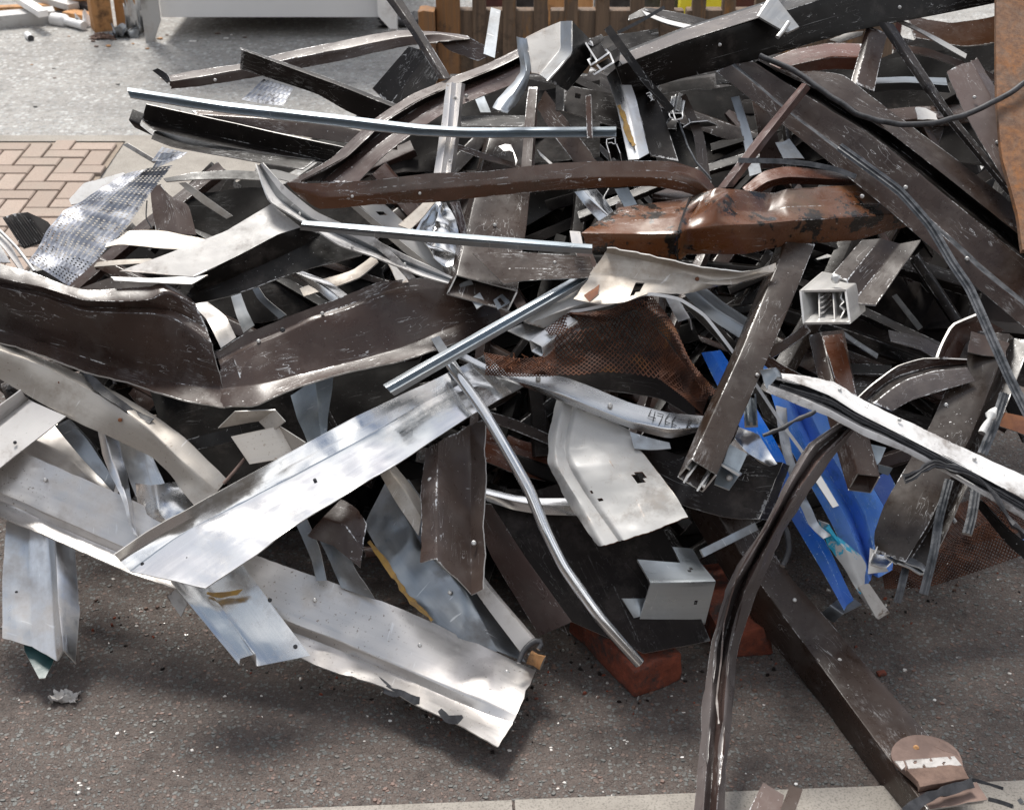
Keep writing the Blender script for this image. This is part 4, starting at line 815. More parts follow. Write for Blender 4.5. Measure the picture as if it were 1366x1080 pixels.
S('vertical_channel', 'scuffed dark channel hanging vertically under the bright flashing', 'channel', 'brown2', .23,
  [[(566,598),(563,670),(560,753)], [(585,588,.02),(582,671,.02),(582,747,.02)], [(627,566,-.03),(628,700,-.03),(629,795,-.03)], [(645,556,0),(645,700,0),(645,786,0)]], dent=5, rag=3, kink=True)
bsh = S('bluish_sheet', 'bluish steel sheet with yellow residue along its edge behind the vertical channel', 'sheet', 'aludark', .1,
  [[(485,700),(530,775),(582,834),(640,870)], [(515,640,.02),(560,720,.02),(620,790,.02),(665,868)], [(545,640,0),(600,720,0),(650,800,0),(700,885,-.02)]], dent=9)
ROD('yellow_residue', None, None, 'residue', .11, [(492,722),(515,752),(540,790),(576,828)], 7, 'flat', wob=1.5, jit=.003, par=bsh)
wt = S('white_tube', 'white square tube with a rubber wrapped end behind the long pale flashing', 'tube', 'grey', .14, [[(566,680),(637,793),(697,873,-.02)], [(590,690,.01),(647,776,.01),(711,852,-.01)], [(592,688,-.03),(650,775,-.03),(714,850,-.05)]], dent=1)
ROD('rubber_wrap', None, None, 'rubber', .145, [(692,884),(698,868),(712,855),(724,856),(718,866)], 9, 'round', par=wt, wob=.5)
ROD('foam_plug', None, None, 'neww', .12, [(706,876),(724,884)], 26, 'round', par=wt, wob=.4)
S('strip_end', 'narrow rounded strip end hanging below the bright flashing', 'strip', 'aludark', .17, [[(394,698),(415,745),(422,775)], [(409,692,.01),(426,730,.01),(436,774)]])
S('strip_end', 'grey pointed sheet end beside the narrow rounded strip', 'strip', 'aludark', .14, [[(424,715),(440,748),(455,783)], [(452,712,.02),(478,765,.02),(500,800)]], dent=4)
S('burnt_scrap', 'burnt brown scrap of sheet under the bright flashing', 'scrap', 'brown', .2, [[(408,715),(445,728),(482,758)], [(430,690,.02),(460,700,.02),(484,735,.0)], [(455,665),(478,680),(490,700)]], dent=6, rag=3, kink=True)
S('dull_bar', 'dull silver bar poking down behind the vertical channel', 'bar', 'beige', .19, [[(504,628),(530,672),(558,714)], [(514,620,.01),(541,655,.01),(562,690,.01)], [(524,616,-.02),(548,648,-.02),(566,674,-.02)]], dent=2)
S('dark_brace', 'dark blue grey brace bar behind the folded zinc clip', 'bar', 'black', .14, [[(240,589),(280,578),(320,568)], [(252,602,-.01),(288,594,-.01),(325,584,-.01)]])
S('blue_grey_sheet', 'smooth blue grey sheet hanging behind the folded clip', 'sheet', 'galv', .15, [[(385,525),(396,560),(412,595)], [(420,505,.02),(425,550,.02),(430,590)], [(445,495),(440,550),(436,590)]], dent=6)
S('chrome_trim', 'polished curved trim behind the slim steel tube', 'trim', 'alubright', .14, [[(645,650),(686,660),(720,664),(770,664)], [(645,658,.015),(686,668,.015),(720,673,.015),(775,674,.015)], [(649,668,0),(686,680,0),(725,686,0),(780,688,0)]], dent=.6)
S('curved_sheet', 'curved red brown panel deep in the heap behind the slim tube', 'panel', 'tan', .02, [[(635,560),(690,585),(745,600)], [(635,610,.02),(690,632,.02),(745,645,0)]], dent=2)
S('curved_sheet', 'dark curved strip above the red brown inner panel', 'panel', 'brown', .05, [[(640,545),(690,560),(745,585)], [(640,556),(690,575),(745,598)]], dent=2)
S('grey_wedge', 'grey wedge of sheet showing below the curved flashing end', 'sheet', 'aludark', .26, [[(840,575),(868,584),(893,590)], [(846,598,.0),(870,600),(895,598)]], dent=2)

# ---------------------------------------------------------------- the heap: upper part
S('brown_gutter', 'long glossy brown gutter strip spanning the heap, curled over at one end', 'gutter', 'tan', .44,
  [[(380,243,0),(428,244,0),(500,240,0),(577,231,0),(642,229,0),(736,218,0),(800,215,0),(895,215,0),(935,228,-.02),(958,256,-.05)], [(386,250,-.008),(430,256,-.01),(500,251,-.012),(577,244,-.012),(642,240,-.012),(736,231,-.012),(800,228,-.012),(890,228,-.012),(930,240,-.02),(952,262,-.05)],
   [(392,256,-.016),(432,264,-.018),(500,259,-.02),(577,252,-.02),(642,248,-.02),(736,240,-.02),(800,237,-.02),(885,238,-.02),(925,248,-.03),(950,265,-.06)], [(400,263,-.035),(426,279,-.04),(500,273,-.04),(577,270,-.045),(665,261,-.045),(736,254,-.045),(800,251,-.045),(871,249,-.045),(915,257,-.05),(948,270,-.07)]], dent=1.5, rag=1.5, th=4)
dv = S('dented_box', 'badly dented glossy brown box section crossing the heap upper right', 'box section', 'tanburn', .44,
  [[(785,336,-.05),(850,343,-.06),(904,348,-.06),(912,340,-.09),(993,340,-.08),(1062,326,-.10),(1142,321,-.14),(1212,303,-.17)], [(775,311,0),(850,312,0),(904,312,.025),(915,306,0),(975,300,.012),(1018,298,-.01),(1060,294,-.025),(1121,291,-.06),(1205,285,-.12)],
   [(790,300,-.02),(850,293,-.02),(906,290,.0),(925,282,-.03),(957,268,.03),(985,281,-.02),(1022,283,-.06),(1050,276,-.04),(1130,272,-.08),(1200,272,-.13)], [(826,276,-.05),(870,270,-.05),(915,264,-.06),(956,250,-.01),(985,253,-.03),(1030,258,-.08),(1050,251,-.06),(1142,246,-.1),(1190,255,-.15)],
   [(830,320,-.12),(900,320,-.13),(960,315,-.13),(1050,300,-.14),(1142,290,-.18),(1195,290,-.2)]], th=3, dent=1.6, rag=2, res=.009, closed=True, kink=True, edge='tan')
S('bent_strip', 'bent red brown strip behind the dented box section', 'strip', 'tan', .33, [[(990,250),(1017,229),(1047,222),(1142,232)], [(1000,258,.02),(1024,242,.02),(1050,236,.02),(1142,241,.02)], [(1010,262,-.02),(1030,250,-.02),(1055,246,-.02),(1142,248,-.02)]], dent=2)
bgs = S('beige_sheet', 'torn beige sheet with corroded hole hanging over the rusted mesh', 'metal sheet', 'beige', .42,
  [[(810,330,.02),(850,335,.02),(906,350,.02),(950,362,.02),(990,366,.01),(1036,350,-.02)], [(806,337,-.005),(848,344,-.005),(904,358,-.005),(948,369,-.005),(990,371,0),(1036,356,-.02)], [(785,366,-.01),(825,370,-.02),(868,373,-.02),(915,376,-.01),(985,376,0),(1034,362,-.02)], [(765,398,0),(800,405,0),(838,402,0),(868,391,-.01),(915,392,-.02),(985,382,-.03),(1030,368,-.03)]], dent=5, rag=3, holes=[(850,384,7), (845,392,4), (811,349,1.6)], res=.009)
S('rust_tongue', None, None, 'rust', .432, [[(779,394),(800,380)], [(786,402,.01),(798,392,.02)]], dent=5, par=bgs)
S('white_tab', 'bright white slab end lying above the rusted mesh beside the strut', 'bar', 'white', .33, [[(690,424,-.02),(730,405,-.01),(784,378)], [(706,432,.01),(745,416,.01),(800,398)], [(730,440,-.02),(760,420,-.02),(812,404,-.02)]], dent=1, kink=True)
BOX('silver_bar', 'short silver bar with a square cut end below the slanting strut', 'bar', 'alu', .30, [(709,469),(760,430)], [(706,453,.02),(755,418,.02)], [(723,462,.02),(770,428,.02)], th=3)
S('silver_strip', 'flat silver strip under the slanting strut', 'strip', 'alu', .31, [[(677,441),(730,415)], [(707,455),(760,428)]], kink=True)
# rusted expanded mesh
def MESHP(B, rails, L, nu, nv, wd=.0016, seed=0):
    R = [pts(r, L) for r in rails]; cols = [spline(r, nu * 2) for r in R]
    grid = []
    for k in range(nu * 2 + 1):
        grid.append(spline([c[k] for c in cols], nv * 2))
    for row in grid:
        for i, p in enumerate(row):
            q = noise.noise(p * 14 + Vector((seed, 0, 0))) * .012 + (.25 - abs(noise.noise(p * 17 + Vector((0, seed, 4))))) * .03; d = (CAM - p).normalized(); row[i] = p + d * q
    def strand(a, b):
        t = (b - a); 
        if t.length < 1e-5: return
        t.normalize(); f = (CAM - a).normalized(); x = t.cross(f).normalized() * wd * .55; y = f * wd * .8; o = len(B.v)
        for p in (a, b): B.v.extend([p + x + y * .2, p + y, p - x + y * .2, p - y])
        for i in range(4): j = (i + 1) % 4; B.f.append((o + i, o + j, o + 4 + j, o + 4 + i)); 
    for u in range(nu * 2):
        for v in range(nv * 2):
            if (u + v) % 2 == 0: strand(grid[u][v], grid[u + 1][v + 1])
            else: strand(grid[u + 1][v], grid[u][v + 1])
B = Buf()
MESHP(B, [[(741,444,.0),(775,440,0),(808,431,0),(846,415,.02),(865,428,.02),(890,455,0)], [(738,470,-.02),(775,468,-.03),(808,462,-.03),(846,452,-.02),(872,462,-.01),(902,480,-.01)], [(736,500,0),(775,500,0),(804,496,0),(846,499,0),(879,506,0),(912,522,0)]], .33, 25, 9, .0021)
MESHP(B, [[(645,470,-.02),(691,478,0),(729,475,0),(741,462,0)], [(648,486,-.01),(691,489,.0),(730,490,0),(741,485,0)], [(647,500,-.02),(690,502,0),(735,502,0),(742,501,0)]], .33, 22, 7, .002)
MESHP(B, [[(727,440,0),(759,417,.0),(811,423,.0)], [(735,448,-.01),(770,438,-.01),(808,432,.0)]], .33, 14, 4)
MESHP(B, [[(759,417,0),(813,413,.01),(855,390,.03),(869,394,.04),(898,432,.04),(921,481,.03),(957,524,0)], [(765,419,.01),(812,420,.03),(851,401,.05),(868,410,.06),(896,442,.06),(919,486,.05),(950,527,.01)], [(771,421,0),(811,429,.01),(846,413,.03),(865,427,.03),(892,453,.03),(916,490,.02),(942,529,0)]], .33, 46, 5, .0018)
MESHP(B, [[(888,452,.02),(916,490,.01),(945,530,0)], [(884,480,-.01),(913,510,-.01),(940,542,-.01)], [(879,505,0),(910,528,0),(937,552,-.01)]], .33, 22, 9, .0021)
mo = link('rusted_mesh', B.v, B.f, ['mesh'], smooth=False); tag(mo, 'crumpled rusted expanded metal mesh draped at the heap centre', 'metal mesh')
rr = random.Random(5); B = Buf()
for i in range(60):
    px, py = rr.uniform(655, 735), 0; py = 478 + rr.uniform(-4, 12); a = P(px, py, .335); b = a + Vector((rr.uniform(-.012, .012), -.005, rr.uniform(-.015, .012)))
    sweep(B, [a, (a + b) / 2 + Vector((0, -.003, 0)), b], .0018, 'flat')
link('frayed_wire', B.v, B.f, ['rust', 'rust'], B.mi, B.w, B.uv, par=mo, smooth=False)
B = Buf()
MESHP(B, [[(1175,760),(1250,735),(1340,680)], [(1178,772,-.02),(1255,758,-.02),(1352,705,-.02)], [(1180,785,-.03),(1240,782,-.03),(1366,740,-.03)]], .1, 34, 10, .0022)
MESHP(B, [[(1230,690),(1300,665),(1400,650)], [(1175,765),(1260,735),(1400,700)]], .08, 40, 16, .0018)
tag(link('rusted_mesh', B.v, B.f, ['mesh'], smooth=False), 'flattened rusted mesh sheet at the heap foot behind the grey hanging seals', 'metal mesh')

S('window_trim', 'curved white window frame strips sweeping down between the brown gutter and grey rail', 'window frame', 'white2', .37,
  [[(349,218,0),(383,252,0),(421,282,0),(458,299,0),(511,325,0),(560,350,-.01),(604,369,-.03)], [(346,219,-.01),(376,258,-.01),(415,290,-.01),(455,308,-.01),(508,333,-.01),(560,355,-.02),(602,372,-.03)], [(345,220,-.03),(368,262,-.03),(411,294,-.03),(452,314,-.03),(508,339,-.03),(560,360,-.03),(600,374,-.04)], [(343,218,0),(360,268,0),(412,299,0),(455,327,0),(512,348,0),(560,366,-.01),(598,377,-.03)]], dent=2.5, smats=['white2','aludark','white2'],
  more=[[[(455,300,-.01),(490,322,-.01),(518,345,-.01),(545,374,-.03)], [(468,300,0),(500,317,0),(528,342,0),(556,372,-.03)]]])
S('grey_rail', 'straight grey galvanised rail over the white frame with hooked end', 'rail', 'galv', .455,
  [[(404,294),(458,298),(620,312),(790,326,-.01)], [(402,299,.012),(458,304,.012),(620,318,.012),(790,331,0)], [(401,302,0),(458,307,0),(620,321,0),(790,333,-.01)], [(400,307,-.01),(458,312,-.01),(620,328,-.01),(790,339,-.02)]], dent=.8, smats=['galv','galv','aludark'])
bpl = S('beige_plate', 'smooth beige coated plate with torn edges over a dark underside', 'plate', 'black', .33,
  [[(159,362,0),(230,336,0),(300,309,0),(335,288,0),(362,272,-.01)], [(258,369,.02),(295,352,.02),(330,334,.02),(372,312,.02),(402,303,0)]], dent=1.5, rag=1,
  more=[[[(258,369,.02),(295,352,.02),(330,334,.02),(372,312,.02),(402,303,0)], [(270,402,-.07),(300,392,-.07),(335,378,-.07),(400,362,-.08),(488,334,-.09)]]], smats=['grey'], kink=True)
S('folded_lip', None, None, 'white', .345, [[(147,369),(200,371),(278,367)], [(152,374,.01),(205,377,.01),(256,379,.01)]], rag=2, dent=1, par=bpl, kink=True)
S('dark_sheet', 'dark curved panel beneath the beige plate', 'panel', 'black', .3, [[(262,372),(330,338),(400,306),(485,330)], [(240,408),(310,393),(394,364),(482,340)]], dent=3)
S('dark_angle', 'dark angle strip between beige plate and big brown gutter panel', 'angle', 'brown', .28, [[(105,385),(150,370),(200,374)], [(110,395),(160,385),(235,385)]])
ps = S('perforated_foil', 'long silver perforated foil strip fanning out over the paving', 'foil strip', 'perf', .12,
  [[(164,230,.02),(125,255,.02),(89,280,0),(64,309,0),(50,335,0),(38,350,0)], [(195,225,.03),(160,252,.03),(122,285,.02),(95,315,.01),(80,345,.01),(66,365,.01)], [(231,220,0),(200,258,0),(167,307,0),(133,344,0),(110,366,0),(92,382,0)]], th=.6, dent=6, res=.008, edge='alu')
S('perforated_foil', 'small piece of perforated foil by the dark channels, near the kerb', 'foil strip', 'perf', .1, [[(202,214),(216,196)], [(228,214),(245,203)]], th=.6, dent=4, edge='alu', more=[[[(202,228,-.02),(216,205)], [(240,212),(250,203)]]])
S('perforated_foil', 'piece of perforated foil under the raised brown bar', 'foil strip', 'perf', .08, [[(322,133),(352,106)], [(378,142),(392,118)]], th=.6, dent=4, edge='alu')
S('white_sheet', 'plain white sheet peeking out behind the silver perforated foil', 'sheet', 'white', .02, [[(92,266),(112,244),(165,230)], [(95,273),(130,266),(175,240)]], dent=1, kink=True)
S('kerb_trim', 'white trim edge lying on the concrete slab at the paving end', 'trim', 'white', -.05, [[(163,193),(205,218)], [(170,191,.01),(212,216,.01)]], dent=.5)
rb = S('ribbed_tile', 'dark ribbed tile lying at the paving edge beside the perforated foil', 'tile', 'black', .1,
  [[(4,290),(18,311),(31,331)], [(18,285),(36,308),(48,326)], [(37,283),(68,299),(60,322)]], dent=0, th=4)
for i in range(11):
    t = i / 10; a = (4 + 33 * t, 290 - 6 * t); b = (30 + 32 * t, 330 - 12 * t)
    ROD('rib', None, None, 'black', .106, [a, b], 3, 'bar', par=rb)
egs = S('edge_strip', 'grey edge strip with pale rubber rim at the near corner of the paving', 'strip', 'grey', .2, [[(-30,290),(5,310),(35,365)], [(-30,310,.01),(0,325,.01),(28,362,.01)]], dent=2)
ROD('pale_seal', None, None, 'edge', .215, [(-20,290),(0,308),(22,330),(46,362)], 7, 'round', par=egs)
S('white_corner', 'white sheet corner at the frame edge below the grey strip', 'sheet', 'white', .17, [[(-40,318),(-40,352)], [(-2,322),(14,350)]], dent=1)
S('silver_arch', 'curved silver strip arching behind the perforated foil', 'strip', 'beige', .12, [[(150,312),(165,307),(215,308),(280,320)], [(140,330,.01),(160,325,.01),(215,331,.01),(270,335,.01)]], dent=2,
  more=[[[(128,350),(160,346),(200,345)], [(125,356),(160,353),(215,350)]]])
S('leaning_plate', 'grey brown plate leaning behind the perforated foil', 'plate', 'brown2', .04, [[(200,250),(203,280),(208,310)], [(215,245,.01),(232,280,.01),(240,312,.01)], [(228,268,0),(250,272,0),(262,313,0)]], dent=2)
ROD('black_wire', 'thin black wire loop behind the perforated foil', 'wire', 'rubber', .08, [(196,268),(195,290),(203,305)], 3, 'round')
S('thin_channel', 'thin brass coloured channel poking up behind beige plate', 'channel', 'beige', .1, [[(238,244),(268,270),(302,292)], [(248,243,.01),(280,266,.01),(310,288,.01)]])
S('curved_bar', 'black curved bar lying across above the leaning plate', 'bar', 'black', .18, [[(218,238),(260,230),(310,227),(350,229)], [(222,242,.01),(262,239,.01),(312,238,.01),(350,240,.01)]], dent=1)
S('white_glimpse', 'white curved strip glimpsed beneath the stacked dark channels', 'strip', 'white', .15, [[(340,225),(370,226),(410,236)], [(345,236),(375,238),(400,245)]], dent=3)

bfl = S('brown_flashing', 'long brown folded flashing with burnt end reaching over the far road', 'flashing', 'brown2', .1,
  [[(212,104,0),(249,96,0),(313,86,0),(370,72,0),(460,54,.02),(534,41,.03),(580,42,.04),(625,48,.06)], [(224,109,.02),(260,104,.02),(313,94,.02),(370,82,.02),(460,65,.04),(534,50,.05),(585,45,.06),(628,52,.08)], [(227,119,.0),(270,115,0),(337,104,0),(395,93,0),(460,80,.02),(497,71,.03),(551,60,.04),(588,55,.06)]], dent=2, rag=4,
  more=[[[(585,46,.05),(625,50,.06),(667,71,.06)], [(586,56,.03),(600,68,.03),(640,82,.04)]]])
S('burnt_tip', None, None, 'black', .115, [[(203,94),(215,104),(224,112)], [(210,91,.01),(224,99,.01),(229,110,.01)]], dent=6, rag=3, par=bfl)
RIVET(bfl, 287, 107, .125, 4)
S('raised_bar', 'thick dark bar rising towards the white cabin from the heap', 'bar', 'black', .24, [[(320,63,0),(400,90,0),(460,112,0),(540,143,0)], [(322,66,.01),(400,95,.01),(460,117,.01),(540,149,.01)], [(320,92,-.05),(421,125,-.05),(462,148,-.05),(530,178,-.05)]], dent=.8, th=3)
S('galvanised_strip', 'long grey galvanised strip lying across the top of the heap', 'strip', 'galv', .42,
  [[(170,117),(300,136),(450,153),(560,166),(620,170),(822,169)], [(170,121,.012),(300,141,.012),(450,158,.012),(560,171,.012),(620,174,.012),(822,173,.012)], [(171,124,-.004),(300,144,-.004),(450,161,-.004),(560,174,-.004),(620,177,-.004),(822,176,-.004)], [(174,130,0),(300,150,0),(450,168,0),(560,180,0),(640,183,0),(822,182,0)]], dent=.8)
S('brown_channel', 'brown channel lying directly under the long grey strip', 'channel', 'tan', .25, [[(256,147),(350,152),(460,162),(530,176)], [(262,152,.01),(350,158,.01),(460,170,.01),(530,186,.01)], [(300,163,.0),(380,178,0),(460,190,0),(530,200,0)]], smats=['tan','brown2'], dent=1)
S('dark_trough', 'dark trough with stepped end jutting out over the perforated foil', 'trough', 'black', .33, [[(195,139,0),(300,162,0),(380,180,0),(462,197,0)], [(189,160,-.045),(300,185,-.045),(380,202,-.045),(440,216,-.04)], [(205,172,-.02),(290,192,-.02),(360,204,-.03),(430,217,-.03)]], dent=1,
  more=[[[(177,146),(192,152)], [(172,160),(186,166)], [(180,170,-.02),(205,182,-.02)]]])
S('dark_trough', 'lower dark trough with pale inside, right under the stepped one', 'trough', 'black', .3, [[(206,175),(230,186),(259,195),(340,203),(421,214)], [(202,184,.02),(230,195,.02),(269,203,.02),(340,215,.02),(404,226,.02)]], dent=1.5,
  more=[[[(206,175),(230,186),(259,195),(340,203),(421,214)], [(220,173,-.03),(260,184,-.03),(300,188,-.03),(350,197,-.03),(421,208,-.03)]]])
S('arched_frame', 'long brown arched frame member curving up to the fence', 'frame member', 'brown', .33,
  [[(383,243,-.0),(441,212,0),(500,158,0),(551,125,0),(608,101,0),(659,81,0),(705,58,0)], [(400,243,.02),(462,210,.02),(512,164,.02),(560,134,.02),(615,110,.02),(665,90,.02),(705,70,.02)], [(428,243,-.02),(473,206,-.02),(520,168,-.02),(565,139,-.02),(618,115,-.02),(668,95,-.02),(705,77,-.02)], [(442,243,.0),(484,210,0),(532,172,0),(577,144,0),(622,121,0),(668,101,0),(705,84,0)], [(478,242,0),(510,210,0),(545,182,0),(591,152,0),(639,130,0),(680,114,0),(705,104,0)]], dent=1.5, smats=['brown','black','brown','brown2'])
S('silver_post', 'weathered silver upright strip standing against the arched frame', 'upright', 'mill', .39, [[(595,111),(588,168),(578,232)], [(602,110,.012),(597,168,.012),(588,233,.012)], [(609,111,0),(604,168,0),(594,233,0)], [(616,110,.012),(611,160,.012),(601,232,.012)], [(621,112,-.01),(616,156,-.01),(607,230,-.01)]], dent=1.5, rag=1)
ds = S('dished_tray', 'dished pale metal tray with raised rim near the top of heap', 'tray', 'black', .46,
  [[(702,49,.0),(706,75,0),(709,98,0)], [(726,38,.0),(728,66,0),(716,99,0)], [(748,29,.0),(748,66,0),(720,100,0)], [(763,28,.04),(763,72,.04),(731,108,.04)]], dent=2, rag=1,
  more=[[[(763,28,.04),(763,72,.04),(731,108,.04)], [(785,52,-.05),(787,85,-.05),(758,122,-.05)]]], smats=['grey','grey','aludark'], kink=True)
S('crumpled_flange', None, None, 'aludark', .465, [[(688,48),(692,75),(693,97),(677,122,0),(658,147,.0)], [(696,50,.02),(699,75,.02),(701,97,.02),(686,125,.02),(666,151,.01)], [(703,49,0),(707,75,0),(709,97,0),(697,125,0),(675,153,0)]], par=ds, dent=7, rag=3)
S('thin_bar', 'thin dark bar leaning up from the heap past the white cabin corner', 'bar', 'brown', .33, [[(500,-20),(545,40),(585,105)], [(512,-20,.012),(556,44,.012),(593,105,.012)], [(524,-20,0),(566,46,0),(602,104,0)]], dent=.5)
S('upright_brown', 'scuffed brown upright strip below the dished tray', 'upright', 'brown2', .34, [[(705,116),(699,170),(695,225)], [(717,116,.01),(713,170,.01),(709,225,.01)], [(719,118,-.02),(716,170,-.02),(714,225,-.02)]], dent=2, rag=1)
S('torn_brown_strip', 'torn brown strip falling behind the grey strip below the tray', 'strip', 'brown2', .24, [[(714,141),(732,172),(770,222)], [(727,120,.02),(756,160,.02),(802,222,.02)]], dent=3, rag=4)
S('slotted_bar', 'dark slotted bar with bright edge in the upper heap', 'bar', 'black', .29, [[(752,113),(830,128),(905,150)], [(752,148),(800,163),(870,184)]], holes=[(768,130,4), (774,131,4)], dent=.5)
S('black_bracket', 'small black cap standing at the end of the slotted bar', 'cap', 'black', .31, [[(742,115),(741,147)], [(752,116,.01),(752,148,.01)]], th=4)
stp = S('stained_profile', 'silver profile with yellow stains leaning near the white cross section', 'profile', 'alu', .37, [[(809,102),(822,140),(838,213)], [(820,92,.01),(838,140,.01),(852,212,.01)], [(832,86,0),(848,130,0),(866,204,0)]], dent=2)
ROD('yellow_residue', None, None, 'residue', .385, [(826,140),(836,165),(845,195)], 10, 'flat', wob=1.4, jit=.006, par=stp)
S('dark_web', 'black painted web beside the yellow stained profile', 'web', 'black', .33, [[(832,86),(850,140),(868,208)], [(850,84),(880,140),(905,215)]], dent=1)
PROF('extrusion_end', 'white cut cross section of a window extrusion facing out of the heap top', 'extrusion', 'black', .48,
  [[(10,295),(95,430),(40,465),(15,415),(30,410)], [(95,430),(180,370),(150,340),(140,350)], [(180,370),(210,440),(65,530),(55,520)], [(90,450),(125,490)], [(20,310),(60,325),(55,295),(40,282)]], (14, -8, -.12), th=3.6, org=(780, 0), k=5.254, edge='plastic')
PROF('extrusion_end', 'small cross shaped extrusion end near the thin rusty bar', 'extrusion', 'black', .37, [[(430,655),(460,640),(475,665),(455,680),(490,700)], [(460,645),(480,700),(465,710)], [(440,670),(480,660)]], (10, -15, -.1), th=2, org=(780, 0), k=5.254, edge='plastic')
PROF('extrusion_end', 'round cross shaped extrusion end at the foot of the thin rusty bar', 'extrusion', 'black', .37, [[(595,790),(600,820),(640,838),(685,825),(680,795)], [(620,775),(640,838)], [(600,790),(680,790)], [(640,765),(665,775)]], (4, -22, -.12), th=2.4, org=(780, 0), k=5.254, edge='plastic')
PROF('extrusion_end', 'hooked extrusion end low beside the yellow stained profile', 'extrusion', 'black', .36, [[(150,1010),(150,975),(215,962),(220,1010),(200,1015),(195,1000),(165,1005)], [(150,1010),(170,1075)], [(220,1010),(245,1075)]], (4, 20, -.06), th=2, org=(780, 0), k=5.254, edge='plastic')
PROF('extrusion_end', 'forked extrusion tip deep in the dark hollow of the upper heap', 'extrusion', 'black', .3, [[(690,895),(745,860),(730,830)], [(745,860),(860,850)]], (14, 6, -.1), th=2, org=(780, 0), k=5.254, edge='plastic')
rbx = ROD('rusty_bar', 'thin dark bar with a rusty patch slanting down from the fence', 'bar', 'black', .47, [(811,38,0),(840,78,0),(862,108,-.02),(896,148,-.06)], 16, 'bar')
S('black_white_strip', 'black and white strip lying against the fence above the big dark beam', 'strip', 'black', .3, [[(839,20),(862,10),(948,27)], [(838,26,.01),(865,20,.01),(940,36,.01)]], more=[[[(860,12,.012),(890,24,.012),(930,35,.012)], [(866,22,.014),(890,32,.014),(925,42,.014)]]], smats=['black'])
S('white_strip', 'white flat face of strip lying in front of the fence rail', 'strip', 'white', .325, [[(856,14),(890,26),(932,36)], [(862,21),(888,31),(926,41)]], dent=1)
ROD('black_rod', 'thin black rod sticking up before the fence', 'rod', 'rubber', .35, [(824,44),(855,28),(886,10)], 7, 'bar')
S('dark_flat', 'black flat strip running between fence and the big dark beam', 'strip', 'black', .3, [[(780,52),(830,45),(878,38)], [(780,78),(830,66),(880,58)]], dent=1)
bb = BOX('big_box_beam', 'big black brown box beam running out over the top of heap', 'box beam', 'black', .44, [(835,128,-.1),(906,106,-.085),(967,92,-.085),(1142,42,-.07),(1327,5,-.08),(1450,-25,-.1)], [(822,90,0),(906,59,0),(1017,24,0),(1100,-2,0),(1280,-52,0),(1450,-100,0)], [(815,74,-.05),(906,39,-.05),(1017,3,-.05),(1100,-23,-.05),(1280,-75,-.05),(1450,-125,-.05)], th=3, dent=.8)
S('top_scuff', None, None, 'brown2', .448, [[(830,86,-.003),(906,57,-.003),(1017,22,-.003)], [(822,76,-.042),(906,42,-.042),(1017,6,-.042)]], par=bb, th=1, dent=0)  # thin mid-brown layer over the beam's top face
S('beam_bracket', None, None, 'aludark', .47, [[(1012,22),(1032,-8)], [(1050,44),(1066,36)]], par=bb, th=5, dent=.5, more=[[[(1012,22),(1032,-8)], [(1030,10,-.05),(1045,-14,-.05)]]])
ROD('beam_bolt', None, None, 'edge', .485, [(1052,30),(1044,42),(1037,50)], 9, 'round', par=bb)
S('wide_channel', 'wide dark window channel with deep groove running down the right of heap', 'channel', 'brown', .37,
  [[(955,95,0),(1047,168,0),(1192,286,0),(1276,360,0),(1400,465,0)], [(976,87,.015),(1038,138,.015),(1112,196,.015),(1220,279,.015),(1314,366,.015),(1400,434,.015)], [(980,86,-.01),(1040,136,-.01),(1115,193,-.01),(1222,275,-.01),(1317,360,-.01),(1400,428,-.01)],
   [(1003,82,.015),(1094,138,.015),(1166,182,.015),(1268,266,.015),(1400,372,.015)], [(1008,81,-.04),(1098,132,-.04),(1172,178,-.04),(1272,256,-.04),(1400,360,-.04)], [(1012,80,.015),(1102,126,.015),(1180,172,.015),(1278,248,.015),(1400,346,.015)],
   [(1036,96,0),(1088,95,.0),(1125,101,0),(1162,128,0),(1209,162,0),(1300,232,0),(1400,310,0)]], dent=2, smats=['brown','seal','brown','black','black','brown'], th=3)
ROD('blue_rod', 'thin blue grey rod with rusty tip lying over the wide dark channel', 'rod', 'seal', .45, [(985,214,-.02),(1040,215,0),(1081,219),(1115,226),(1142,236)], 10, 'bar')
ROD('black_cable', 'black cable looping across the upper heap to the rusty steel plate', 'cable', 'rubber', .52, [(1015,74),(1060,95),(1086,112),(1109,130),(1150,155),(1195,166),(1246,165),(1300,148),(1340,128),(1400,90)], 11, 'round', jit=.003)
ROD('bent_seal', 'long grey rubber seal bending down over the wide channel to the heap edge', 'rubber seal', 'seal', .47, [(1120,196,-.05),(1160,225,-.02),(1200,255),(1240,300),(1270,350),(1293,384),(1320,444),(1345,500),(1376,562)], 17, 'seal')
S('pink_strip', 'narrow pinkish brown strip standing across the wide dark channel', 'strip', 'brown2', .46, [[(957,251,-.06),(1010,182,-.03),(1070,111,0)], [(968,250,-.04),(1018,186,-.01),(1076,112,.02)], [(978,250,-.08),(1026,187,-.05),(1081,118,-.02)]], dent=.6)
S('rusty_plate', 'orange rusty steel plate at the edge of the heap behind the cable', 'steel plate', 'plate', .5, [[(1329,-80),(1329,0),(1330,135),(1337,209),(1357,280),(1364,333)], [(1380,-80),(1380,0),(1380,135),(1380,209),(1380,280),(1380,333)], [(1480,-80),(1480,0),(1480,135),(1480,209),(1480,280),(1480,333)]], th=12, dent=2, edge='plate')
S('torn_brown_plate', 'pinkish brown plate with torn silver edges beside the rusty steel plate', 'plate', 'brown2', .43, [[(1261,94),(1288,152),(1315,200),(1347,252)], [(1296,80,.01),(1325,135,.01),(1350,200,.01),(1368,262,.01)], [(1304,76,-.02),(1331,122,-.02),(1362,190,-.02),(1376,240,-.02)]], rag=4, dent=2)
